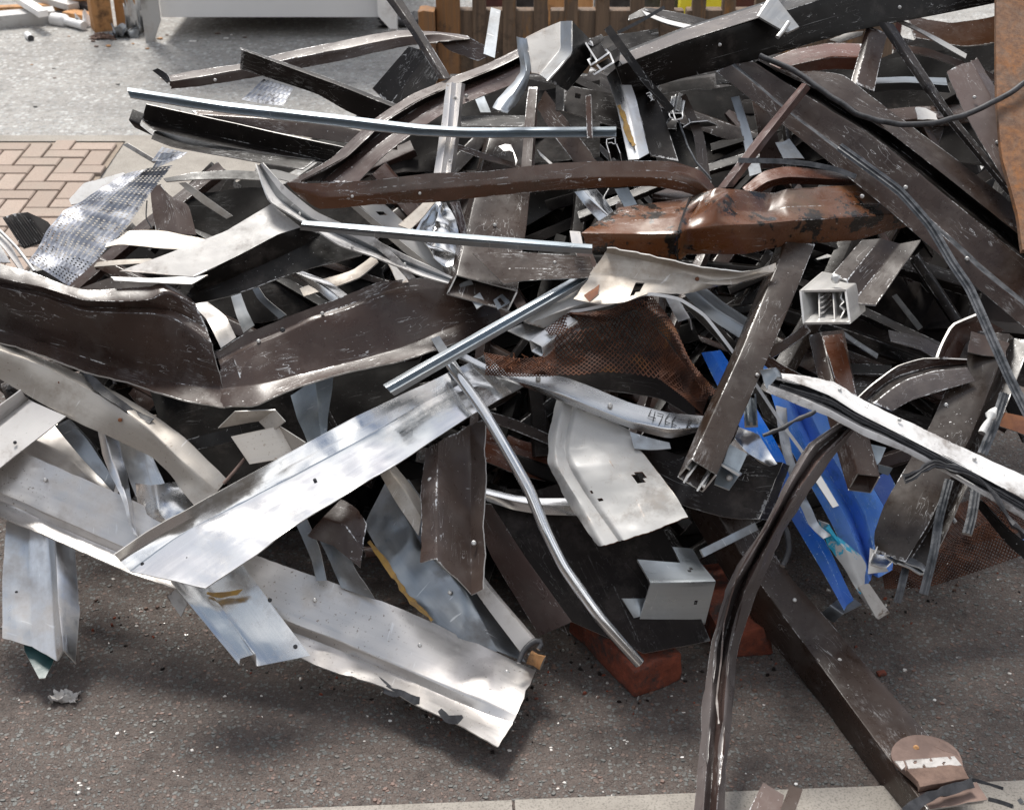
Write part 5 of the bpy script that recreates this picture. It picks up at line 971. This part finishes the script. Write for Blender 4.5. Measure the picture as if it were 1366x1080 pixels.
S('long_black_bar', 'long thin black bar slanting behind the cable down to the rusty plate', 'bar', 'black', .42, [[(1170,30),(1260,158),(1347,264)], [(1180,30,.015),(1268,158,.015),(1352,260,.015)], [(1192,32,0),(1276,158,0),(1360,256,0)]], dent=.6)
S('short_channel', 'short dark panel with pale edge propped under the big beam', 'panel', 'brown', .35, [[(1134,112),(1145,75),(1155,38)], [(1142,112,.01),(1152,76,.01),(1162,36,.01)], [(1166,122,0),(1175,80,0),(1184,45,0)]], dent=1)
S('white_edge_sheet', 'sheet with bright white edge showing under the big beam', 'sheet', 'white', .33, [[(1192,24),(1215,32),(1250,50),(1290,72)], [(1200,31),(1225,42),(1255,60),(1288,78)]], dent=1)
S('brown_back_sheet', 'reddish brown sheet behind the long black bar', 'sheet', 'tan', .2, [[(1210,20),(1270,30),(1340,20)], [(1220,50),(1290,62),(1360,50)]], dent=2)
S('purple_strip', 'curved purple brown strip behind the long black bar', 'strip', 'brown2', .25, [[(1190,58),(1240,66),(1290,84),(1340,104)], [(1190,66),(1240,76),(1290,94),(1340,116)]], dent=2)
S('purple_strip', 'brown rounded tube beneath the big dark beam', 'tube', 'tan', .22, [[(1025,80),(1060,66),(1105,58),(1150,60)], [(1030,94,.03),(1070,84,.03),(1110,76,.03),(1150,78,.03)], [(1040,100),(1080,96),(1115,92),(1150,94)]], dent=2)
S('white_glint', 'white scrap of sheet bright under the big beam', 'scrap', 'white', .3, [[(1106,52),(1128,44),(1152,42)], [(1120,56),(1135,52),(1150,48)]], dent=3)
S('white_scrap', 'torn white scrap in the hollow under the black cable', 'scrap', 'white', .33, [[(1217,143),(1234,143),(1250,152)], [(1224,160),(1240,158),(1252,160)]], dent=4, rag=4, kink=True)
S('grey_tube', 'grey round tube crossing behind the torn brown plate', 'tube', 'aludark', .28, [[(1160,104),(1210,102),(1262,104)], [(1160,112,.02),(1210,110,.02),(1264,114,.02)], [(1160,124,-.02),(1210,120,-.02),(1268,124,-.02)]], dent=.6)
S('brown_triangle', 'scratched brown plate with pointed corner over the wide box beam', 'plate', 'brown2', .37, [[(630,338),(700,336),(788,342)], [(650,358),(710,358),(790,358)], [(672,379),(700,374),(790,369)]], dent=2, rag=1)
S('small_tab', 'small pale brown tab beside the end of the grey rail', 'tab', 'mill', .4, [[(760,308),(763,326)], [(774,309),(778,328)]])
S('brown_fold', 'folded brown tongue below the end of the dented box section', 'scrap', 'brown2', .36, [[(766,336),(775,350),(785,362)], [(788,334),(793,345),(797,356)]], dent=4)
S('white_bar', 'wide white flat bar slanting below the white frame', 'flat bar', 'white', .24, [[(478,272),(530,322),(588,368)], [(513,272,.01),(560,315,.01),(622,362,.01)]], dent=1, holes=[(510,286,2)])
S('brown_rail', 'dull brown rail alongside the wide white flat bar', 'rail', 'beige', .25, [[(466,274),(515,316),(572,364)], [(475,272,.01),(525,314,.01),(584,362,.01)]], dent=.5)
S('crushed_foil', 'crushed shiny foil sheet between the gutter and the grey rail', 'foil', 'alubright', .27, [[(547,306),(560,288),(575,270)], [(575,325,.03),(580,300,.03),(588,270,.02)], [(618,345),(612,312),(597,268)]], dent=12, res=.008, kink=True)
S('crushed_foil', 'crushed shiny foil sheet below the grey rail by the open box beam', 'foil', 'alubright', .26, [[(565,325),(590,335),(618,332)], [(580,345,.02),(595,355,.02),(610,352,.02)], [(592,366),(600,372),(604,370)]], dent=9, res=.008, kink=True)
S('brown_strip', 'greyish brown slat rising behind the crushed foil', 'slat', 'beige', .31, [[(531,300),(548,285),(567,268)], [(547,306),(562,292),(582,268)]], dent=1)
S('short_strip', 'white strip crossing down between frame and big brown gutter panel', 'strip', 'white', .3, [[(510,338),(522,360),(530,378)], [(522,336),(535,355),(545,376)]])
S('bright_rail', 'bright ribbed rail dipping behind the big brown gutter panel', 'rail', 'alubright', .22, [[(388,368),(420,385),(445,405)], [(395,364,.012),(430,380,.012),(455,400,.012)], [(404,362,0),(440,376,0),(465,394,0)]], dent=1)
S('curved_dark_rail', 'curved dark rail in the hollow above the big gutter panel', 'rail', 'aludark', .18, [[(333,378),(345,400),(372,425)], [(342,378,.01),(355,398,.01),(382,420,.01)]], dent=1)
S('pale_cracked_sheet', 'pale cracked sheet behind the crease of the big gutter panel', 'sheet', 'mill', .2, [[(252,402),(275,425),(295,465)], [(275,400),(300,420),(315,450)]], dent=6)
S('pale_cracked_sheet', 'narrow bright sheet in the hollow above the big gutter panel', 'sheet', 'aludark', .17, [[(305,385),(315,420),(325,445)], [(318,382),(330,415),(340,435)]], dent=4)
S('tarnished_hoop', 'tarnished curved hoop inside the hollow under the beige plate', 'hoop', 'beige', .17, [[(400,385),(430,372),(470,360),(500,340)], [(405,395,.02),(440,384,.02),(480,370,.02),(505,350,.02)]], dent=2)
S('folded_strip', 'wide white folded strip dropping behind the brown gutter near the dented box', 'strip', 'alubright', .3, [[(766,256),(780,274),(800,296)], [(778,254,.015),(793,270,.015),(812,288,.015)], [(796,252,0),(808,266,0),(818,282,0)]], dent=1.5)
S('folded_strip', 'smaller bluish strip dropping behind the brown gutter curl', 'strip', 'galv', .28, [[(820,252),(833,276)], [(838,250),(850,272)]], dent=1)
S('lilac_edge', 'pale lilac edged panel behind the upright silver strip', 'panel', 'brown2', .27, [[(606,190),(650,206),(700,222)], [(606,198),(650,214),(695,226)]], dent=1)
S('curled_scrap', 'small curled silver scrap behind the brown upright', 'scrap', 'alu', .3, [[(665,195),(680,190),(690,215)], [(672,202),(684,200),(688,222)]], dent=5)
S('silver_sliver', 'thin silver sliver beside the brown upright above the gutter', 'sliver', 'alu', .29, [[(716,198),(737,217)], [(720,206),(734,219)]], dent=2)
S('dark_bar_low', 'dark round bar below the dark slotted bar', 'bar', 'black', .3, [[(615,155),(660,154),(700,154)], [(615,168,.02),(660,168,.02),(700,168,.02)]], dent=1)
S('loose_bar', 'grey brown bar lying beside the yellow stained profile foot', 'bar', 'brown2', .28, [[(905,130),(925,180),(935,250)], [(915,125),(938,178),(950,250)]], dent=2)
S('slotted_rail', 'silver slotted rail standing behind the pink strip', 'rail', 'aludark', .28, [[(975,130),(990,180),(1000,235)], [(986,128,.01),(1002,178,.01),(1016,230,.01)]], dent=1, holes=[(988,165,3), (994,185,3)])
S('brown_inner_post', 'brown post standing deep behind the pink strip', 'post', 'brown', .22, [[(1000,120),(1010,170),(1015,225)], [(1022,130),(1035,170),(1045,225)]], dent=1)
S('frayed_bar', 'short bar with frayed silver end behind the wide channel edge', 'bar', 'aludark', .33, [[(1034,190),(1045,212)], [(1052,184,.02),(1075,214,.02)]], dent=3, rag=5)
S('grooved_bar', 'pair of grey grooved bars behind the dark box post above the mesh', 'bar', 'aludark', .26, [[(905,385),(940,420),(985,450)], [(918,378,.015),(955,412,.015),(1000,440,.015)], [(930,374,0),(968,405,0),(1010,432,0)]], dent=1)
S('silver_crimp', 'crimped silver tab right of the rusted mesh peak', 'tab', 'alu', .31, [[(888,398),(905,430)], [(903,396,.01),(920,425,.01)], [(908,400,-.02),(922,440,-.02)]], dent=4)
S('smoked_bar', 'bluish smoked bar running down behind the cable to the blue sheet', 'bar', 'black', .2, [[(905,400),(945,440),(990,490)], [(915,395),(955,430),(1000,475)]], dent=1)
S('red_strut', 'red brown strut behind the clamp bracket', 'strut', 'tan', .3, [[(1026,462),(1050,450),(1075,430)], [(1028,478),(1055,462),(1082,442)]], dent=4, rag=4)
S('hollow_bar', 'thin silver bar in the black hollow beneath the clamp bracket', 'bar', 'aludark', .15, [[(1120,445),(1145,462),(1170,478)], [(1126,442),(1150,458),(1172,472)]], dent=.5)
S('cross_sheet', 'dark blue grey cross panel in the hollow behind the white trim', 'panel', 'black', .18, [[(1122,484),(1150,485),(1190,487)], [(1124,498),(1150,498),(1185,500)]], dent=.5)
S('cross_sheet', 'brown cross panel with pale edge just behind the white trim', 'panel', 'brown', .16, [[(1122,499),(1150,499),(1180,502)], [(1135,530),(1155,530),(1172,530)]], dent=.5)

# ---------------------------------------------------------------- dark scrap filling the inside of the heap
def inpoly(x, y, p):
    c = False; j = len(p) - 1
    for i in range(len(p)):
        if (p[i][1] > y) != (p[j][1] > y) and x < (p[j][0] - p[i][0]) * (y - p[i][1]) / (p[j][1] - p[i][1]) + p[i][0]: c = not c
        j = i
    return c
HEAP = [(-40, 395), (150, 345), (215, 250), (300, 215), (420, 170), (530, 110), (600, 100), (700, 70), (830, 90), (960, 80), (1130, 60), (1400, 20), (1400, 560), (1300, 660), (1180, 690), (1080, 740), (960, 760), (880, 800), (760, 800), (640, 760), (470, 740), (330, 700), (150, 640), (-40, 600)]
rr = random.Random(77); nfill = 0
HUB = []
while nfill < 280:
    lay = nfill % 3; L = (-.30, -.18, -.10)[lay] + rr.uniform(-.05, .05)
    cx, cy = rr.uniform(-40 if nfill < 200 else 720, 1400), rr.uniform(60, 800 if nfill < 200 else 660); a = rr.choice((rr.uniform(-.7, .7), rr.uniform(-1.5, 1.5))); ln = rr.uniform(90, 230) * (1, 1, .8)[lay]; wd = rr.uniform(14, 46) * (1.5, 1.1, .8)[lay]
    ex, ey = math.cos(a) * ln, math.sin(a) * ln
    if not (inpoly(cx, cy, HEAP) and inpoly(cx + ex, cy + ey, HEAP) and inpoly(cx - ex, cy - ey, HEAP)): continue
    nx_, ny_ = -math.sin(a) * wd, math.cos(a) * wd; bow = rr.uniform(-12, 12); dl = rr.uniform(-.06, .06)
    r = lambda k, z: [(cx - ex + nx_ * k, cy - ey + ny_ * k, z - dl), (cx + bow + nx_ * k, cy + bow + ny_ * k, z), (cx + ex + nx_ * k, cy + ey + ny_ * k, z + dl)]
    mt = rr.choice(['void', 'void', 'void', 'black'] if lay < 2 else ['void', 'black', 'void', 'void', 'void', 'brown', 'void'])  # mostly near-black, so the shade of the gaps lies in the strips' colour
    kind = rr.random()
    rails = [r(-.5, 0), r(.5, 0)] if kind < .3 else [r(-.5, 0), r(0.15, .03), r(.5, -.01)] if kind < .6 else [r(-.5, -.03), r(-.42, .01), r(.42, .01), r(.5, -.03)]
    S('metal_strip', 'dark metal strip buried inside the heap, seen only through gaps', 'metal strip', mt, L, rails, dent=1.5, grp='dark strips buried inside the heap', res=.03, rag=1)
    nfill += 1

S('sooty_sheet', 'sooty dark sheet lying close behind the rusted mesh', 'sheet', 'void', .2, [[(735,440),(800,405),(860,410),(905,440)], [(740,520),(800,520),(880,530),(930,560)]], dent=4)  # these near-black sheets are added to put shade into the hollows
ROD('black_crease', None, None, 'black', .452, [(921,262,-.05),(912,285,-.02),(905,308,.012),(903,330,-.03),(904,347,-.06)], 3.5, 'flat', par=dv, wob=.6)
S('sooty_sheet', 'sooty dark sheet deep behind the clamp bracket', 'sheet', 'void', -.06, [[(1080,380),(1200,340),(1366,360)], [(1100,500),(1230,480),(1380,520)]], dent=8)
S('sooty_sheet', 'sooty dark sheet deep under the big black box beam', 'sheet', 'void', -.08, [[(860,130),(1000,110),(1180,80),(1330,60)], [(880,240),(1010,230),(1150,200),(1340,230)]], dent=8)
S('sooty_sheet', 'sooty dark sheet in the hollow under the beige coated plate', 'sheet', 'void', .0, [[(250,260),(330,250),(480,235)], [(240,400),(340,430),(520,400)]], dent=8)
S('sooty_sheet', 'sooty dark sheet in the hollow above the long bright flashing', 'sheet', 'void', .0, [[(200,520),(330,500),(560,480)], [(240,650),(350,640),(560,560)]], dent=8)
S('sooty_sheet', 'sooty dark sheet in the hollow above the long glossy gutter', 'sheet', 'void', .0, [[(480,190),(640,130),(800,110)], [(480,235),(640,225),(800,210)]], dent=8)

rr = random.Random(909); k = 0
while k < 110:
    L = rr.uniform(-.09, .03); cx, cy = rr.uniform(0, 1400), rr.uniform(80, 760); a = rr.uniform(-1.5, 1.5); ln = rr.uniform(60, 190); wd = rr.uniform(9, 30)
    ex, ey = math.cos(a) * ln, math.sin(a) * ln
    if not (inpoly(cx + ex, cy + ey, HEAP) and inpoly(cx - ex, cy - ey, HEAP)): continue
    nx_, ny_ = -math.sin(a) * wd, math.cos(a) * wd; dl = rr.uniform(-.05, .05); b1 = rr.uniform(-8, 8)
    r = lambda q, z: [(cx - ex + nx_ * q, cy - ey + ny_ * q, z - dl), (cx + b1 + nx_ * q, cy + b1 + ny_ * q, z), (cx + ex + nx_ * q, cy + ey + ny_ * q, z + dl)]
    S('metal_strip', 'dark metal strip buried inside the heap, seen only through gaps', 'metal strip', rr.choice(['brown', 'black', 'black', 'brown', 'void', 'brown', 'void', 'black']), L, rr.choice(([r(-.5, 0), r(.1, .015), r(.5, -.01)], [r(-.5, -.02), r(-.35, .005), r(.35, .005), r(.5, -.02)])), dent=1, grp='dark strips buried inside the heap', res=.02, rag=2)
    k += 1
def crumbs():
    rr = random.Random(21); v, f, mi = [], [], []
    edge = [(-20, 720), (120, 830), (330, 870), (520, 930), (660, 985), (720, 900), (760, 880), (850, 925), (930, 900), (1010, 890), (1090, 830), (1200, 800), (1380, 770)]
    for i in range(900):
        q = rr.randrange(len(edge) - 1); t = rr.random(); px = edge[q][0] + (edge[q + 1][0] - edge[q][0]) * t + rr.gauss(0, 22); py = edge[q][1] + (edge[q + 1][1] - edge[q][1]) * t + rr.gauss(0, 20) - 5
        p = G(px, py); r = rr.choice((.0012, .0015, .002, .003, .005)) * rr.uniform(.7, 1.3); b = len(v); m = rr.randint(4, 6); a0_ = rr.random() * 6; el = rr.uniform(.25, 1); th = rr.random() * 3.1
        for z, k in ((-.0005, 1.0), (r * rr.uniform(.4, .9), .6)):
            for w_ in range(m):
                a = a0_ + w_ * math.tau / m; x, y = math.cos(a) * r * k * rr.uniform(.7, 1.1), math.sin(a) * r * k * el; v.append(p + Vector((x * math.cos(th) - y * math.sin(th), x * math.sin(th) + y * math.cos(th), z)))
        c = rr.choice((0, 0, 0, 1, 1, 1, 2, 3))
        for w_ in range(m): f.append((b + w_, b + (w_ + 1) % m, b + m + (w_ + 1) % m, b + m + w_)); mi.append(c)
        f.append(tuple(b + m + w_ for w_ in range(m))); mi.append(c)
    tag(link('debris', v, f, ['foam', 'black', 'brick', 'edge', 'crumb'], mi, smooth=False), 'dirt crumbs and metal shavings gathered along the foot of the heap', None, None, 'stuff')
crumbs()

# further clearly visible pieces
S('black_flange', 'black flange slanting under the raised brown bar beside the fence post', 'flange', 'black', .16, [[(497,118),(545,62)], [(520,140,-.03),(572,70,-.03)], [(560,150,-.05),(590,95,-.05)]], dent=1)
S('thin_plate', 'thin grey plate stuck upright against the fence rail', 'plate', 'aludark', .2, [[(645,72),(655,10)], [(660,78),(668,14)]], dent=1)
S('fin_strip', 'narrow dark strip hanging over the grey galvanised strip near the stained profile', 'strip', 'brown', .44, [[(781,128),(783,184)], [(788,126,.01),(790,184,.01)]], dent=.5)
S('curled_strip', 'black and brown ribbed strip curling behind the wide box beam', 'strip', 'brown', .3, [[(600,270),(607,290),(618,322)], [(612,268,.01),(618,290,.01),(624,318,.01)]], dent=1)
S('scraped_edge', 'bright scraped strip lying between the white frame and the crushed foil', 'strip', 'alu', .22, [[(500,290),(545,300),(560,318)], [(503,300),(540,312),(556,330)]], dent=4)
S('grey_stub', 'dull grey stub lying behind the dark round bar above the gutter', 'stub', 'aludark', .25, [[(632,128),(641,150)], [(645,126),(655,150)]], dent=1)
S('split_profile', 'split brown profile lying over the hollow below the clamp bracket', 'profile', 'brown', .12, [[(1185,440),(1230,450),(1275,475)], [(1188,455,.02),(1230,466,.02),(1270,492,.02)]], dent=2, rag=2)
S('pale_lath', 'thin pale lath lying deep in the hollow right of the clamp bracket', 'lath', 'aludark', .1, [[(1190,395),(1225,440)], [(1196,392),(1231,436)]], dent=.5)
S('brown_rail_end', 'brown rail lying behind the red brown strut near the blue sheet', 'rail', 'tan', .12, [[(1000,470),(1035,500),(1070,520)], [(1005,458,.02),(1042,486,.02),(1078,504,.02)]], dent=1)
S('torn_tag', 'torn white tag of sheet at the start of the white window trim', 'tag', 'aludark', .47, [[(1015,494),(1022,520)], [(1030,490,.02),(1042,505,.01)], [(1040,498,0),(1048,512,0)]], dent=8, rag=4)
S('under_sheet', 'white and grey sheet corner hidden beneath the angle trim', 'sheet', 'white2', .06, [[(222,795),(240,822)], [(235,785,.02),(250,805,.01)]], dent=4)
S('cut_channel', 'cut silver channel stub on the asphalt beside the long dark beam', 'channel', 'aludark', .03, [[(1094,819),(1112,830)], [(1108,806,.02),(1126,818,.02)], [(1130,790,0),(1150,806,0)]], dent=1)
ROD('bent_wire', 'thin bent grey wire looping in the dark heap below the small extrusion ends', 'wire', 'seal', .34, [(905,160),(915,190),(928,215),(950,240)], 4, 'round', jit=.004)
ROD('bent_wire', 'thin silver wire curl hanging beside the bright strip behind the gutter', 'wire', 'edge', .3, [(812,252),(806,262),(804,272)], 3, 'round')
ROD('oval_ring', 'dark curved ring standing behind the twisted brown profile', 'ring', 'rubber', .2, [(1040,690),(1050,710),(1052,735),(1044,755)], 10, 'round')

# ---------------------------------------------------------------- fixings on the pieces
def on(lab, spots, r=4.0, mat='edge', nm='rivet'):
    o = next(x for x in col.objects if x.get('label', '').startswith(lab)); base = o.location; vs = [v.co + base for v in o.data.vertices]
    for px, py in spots:
        best = min(vs, key=lambda p: (lambda q: math.hypot(q[0] - px, q[1] - py) + 220 * (p - CAM).length)(proj(p)) if abs(proj(p)[0] - px) < 14 and abs(proj(p)[1] - py) < 14 else 1e9)
        q = proj(best)
        if abs(q[0] - px) > 14: continue
        d = (CAM - best).normalized(); x = d.orthogonal().normalized(); y = d.cross(x); rr_ = r / 1000; v = []
        c = CAM + ray(px, py) * ((best - CAM).length - .0015)
        for rad, h in ((1, -.5), (1, .2), (.6, .5)):
            for a in range(10): v.append(c + (x * math.cos(a * .6283) + y * math.sin(a * .6283)) * rr_ * rad + d * (h * rr_))
        f = [(k * 10 + a, k * 10 + (a + 1) % 10, k * 10 + 10 + (a + 1) % 10, k * 10 + 10 + a) for k in range(2) for a in range(10)] + [tuple(range(20, 30))]
        link(nm, v, f, [mat], par=o, angle=30)
on('big dark brown gutter panel', [(345, 455), (430, 418), (160, 425)], 4)
on('long brown arched frame', [(470, 225), (540, 168), (622, 128)], 4)
on('long dark brown box beam', [(1060, 800), (1120, 880)], 4)
on('wide dark window channel', [(1150, 262), (1208, 250), (1290, 345)], 4.5)
on('torn brown plate', [], 4) if False else None
on('scuffed dark channel hanging', [(632, 724), (574, 640)], 5)
on('long pale flashing', [(60, 640), (420, 800), (560, 860)], 4)
on('short pale ribbed', [(22, 790)], 3.5, 'rubber', 'drill_hole')
on('broad dark brown panel', [(1222, 640), (1262, 540)], 4)
on('torn beige sheet', [(930, 372)], 4, 'rust', 'rust_spot')
on('shiny angle trim', [(394, 862), (360, 800)], 4, 'rubber', 'drill_hole')
on('long bright aluminium flashing', [(190, 752), (420, 640), (250, 745)], 3.5, 'rubber', 'drill_hole')
on('weathered silver upright', [(600, 215), (607, 130)], 3, 'edge', 'screw')
on('brown flat' , [], 4) if False else None
on('wide white aluminium channel', [(20, 590)], 3.5, 'rubber', 'drill_hole')
on('long glossy brown gutter', [(470, 262), (560, 258), (800, 240)], 3, 'edge', 'screw')
on('long white window trim', [(1120, 520), (1200, 560), (1300, 612)], 3.5, 'edge', 'screw')
on('dark brown box post', [(1010, 500), (958, 590)], 3.5, 'edge', 'screw')
on('big black brown box beam', [(960, 60), (1100, 30), (1200, 10)], 4, 'edge', 'screw')
on('big black box beam', [], 4) if False else None
on('pinkish brown plate with torn', [(1300, 130), (1330, 190)], 4)
on('long dirty beige trough', [(160, 560), (80, 510)], 4, 'rust', 'rust_spot')
on('bluish steel sheet', [(600, 790)], 4)
on('wide dark box beam', [(660, 300), (690, 340)], 4)
on('scratched brown plate', [(680, 360), (740, 350)], 3.5)
on('curved white window frame', [(400, 285), (470, 330), (540, 352)], 3, 'edge', 'screw')
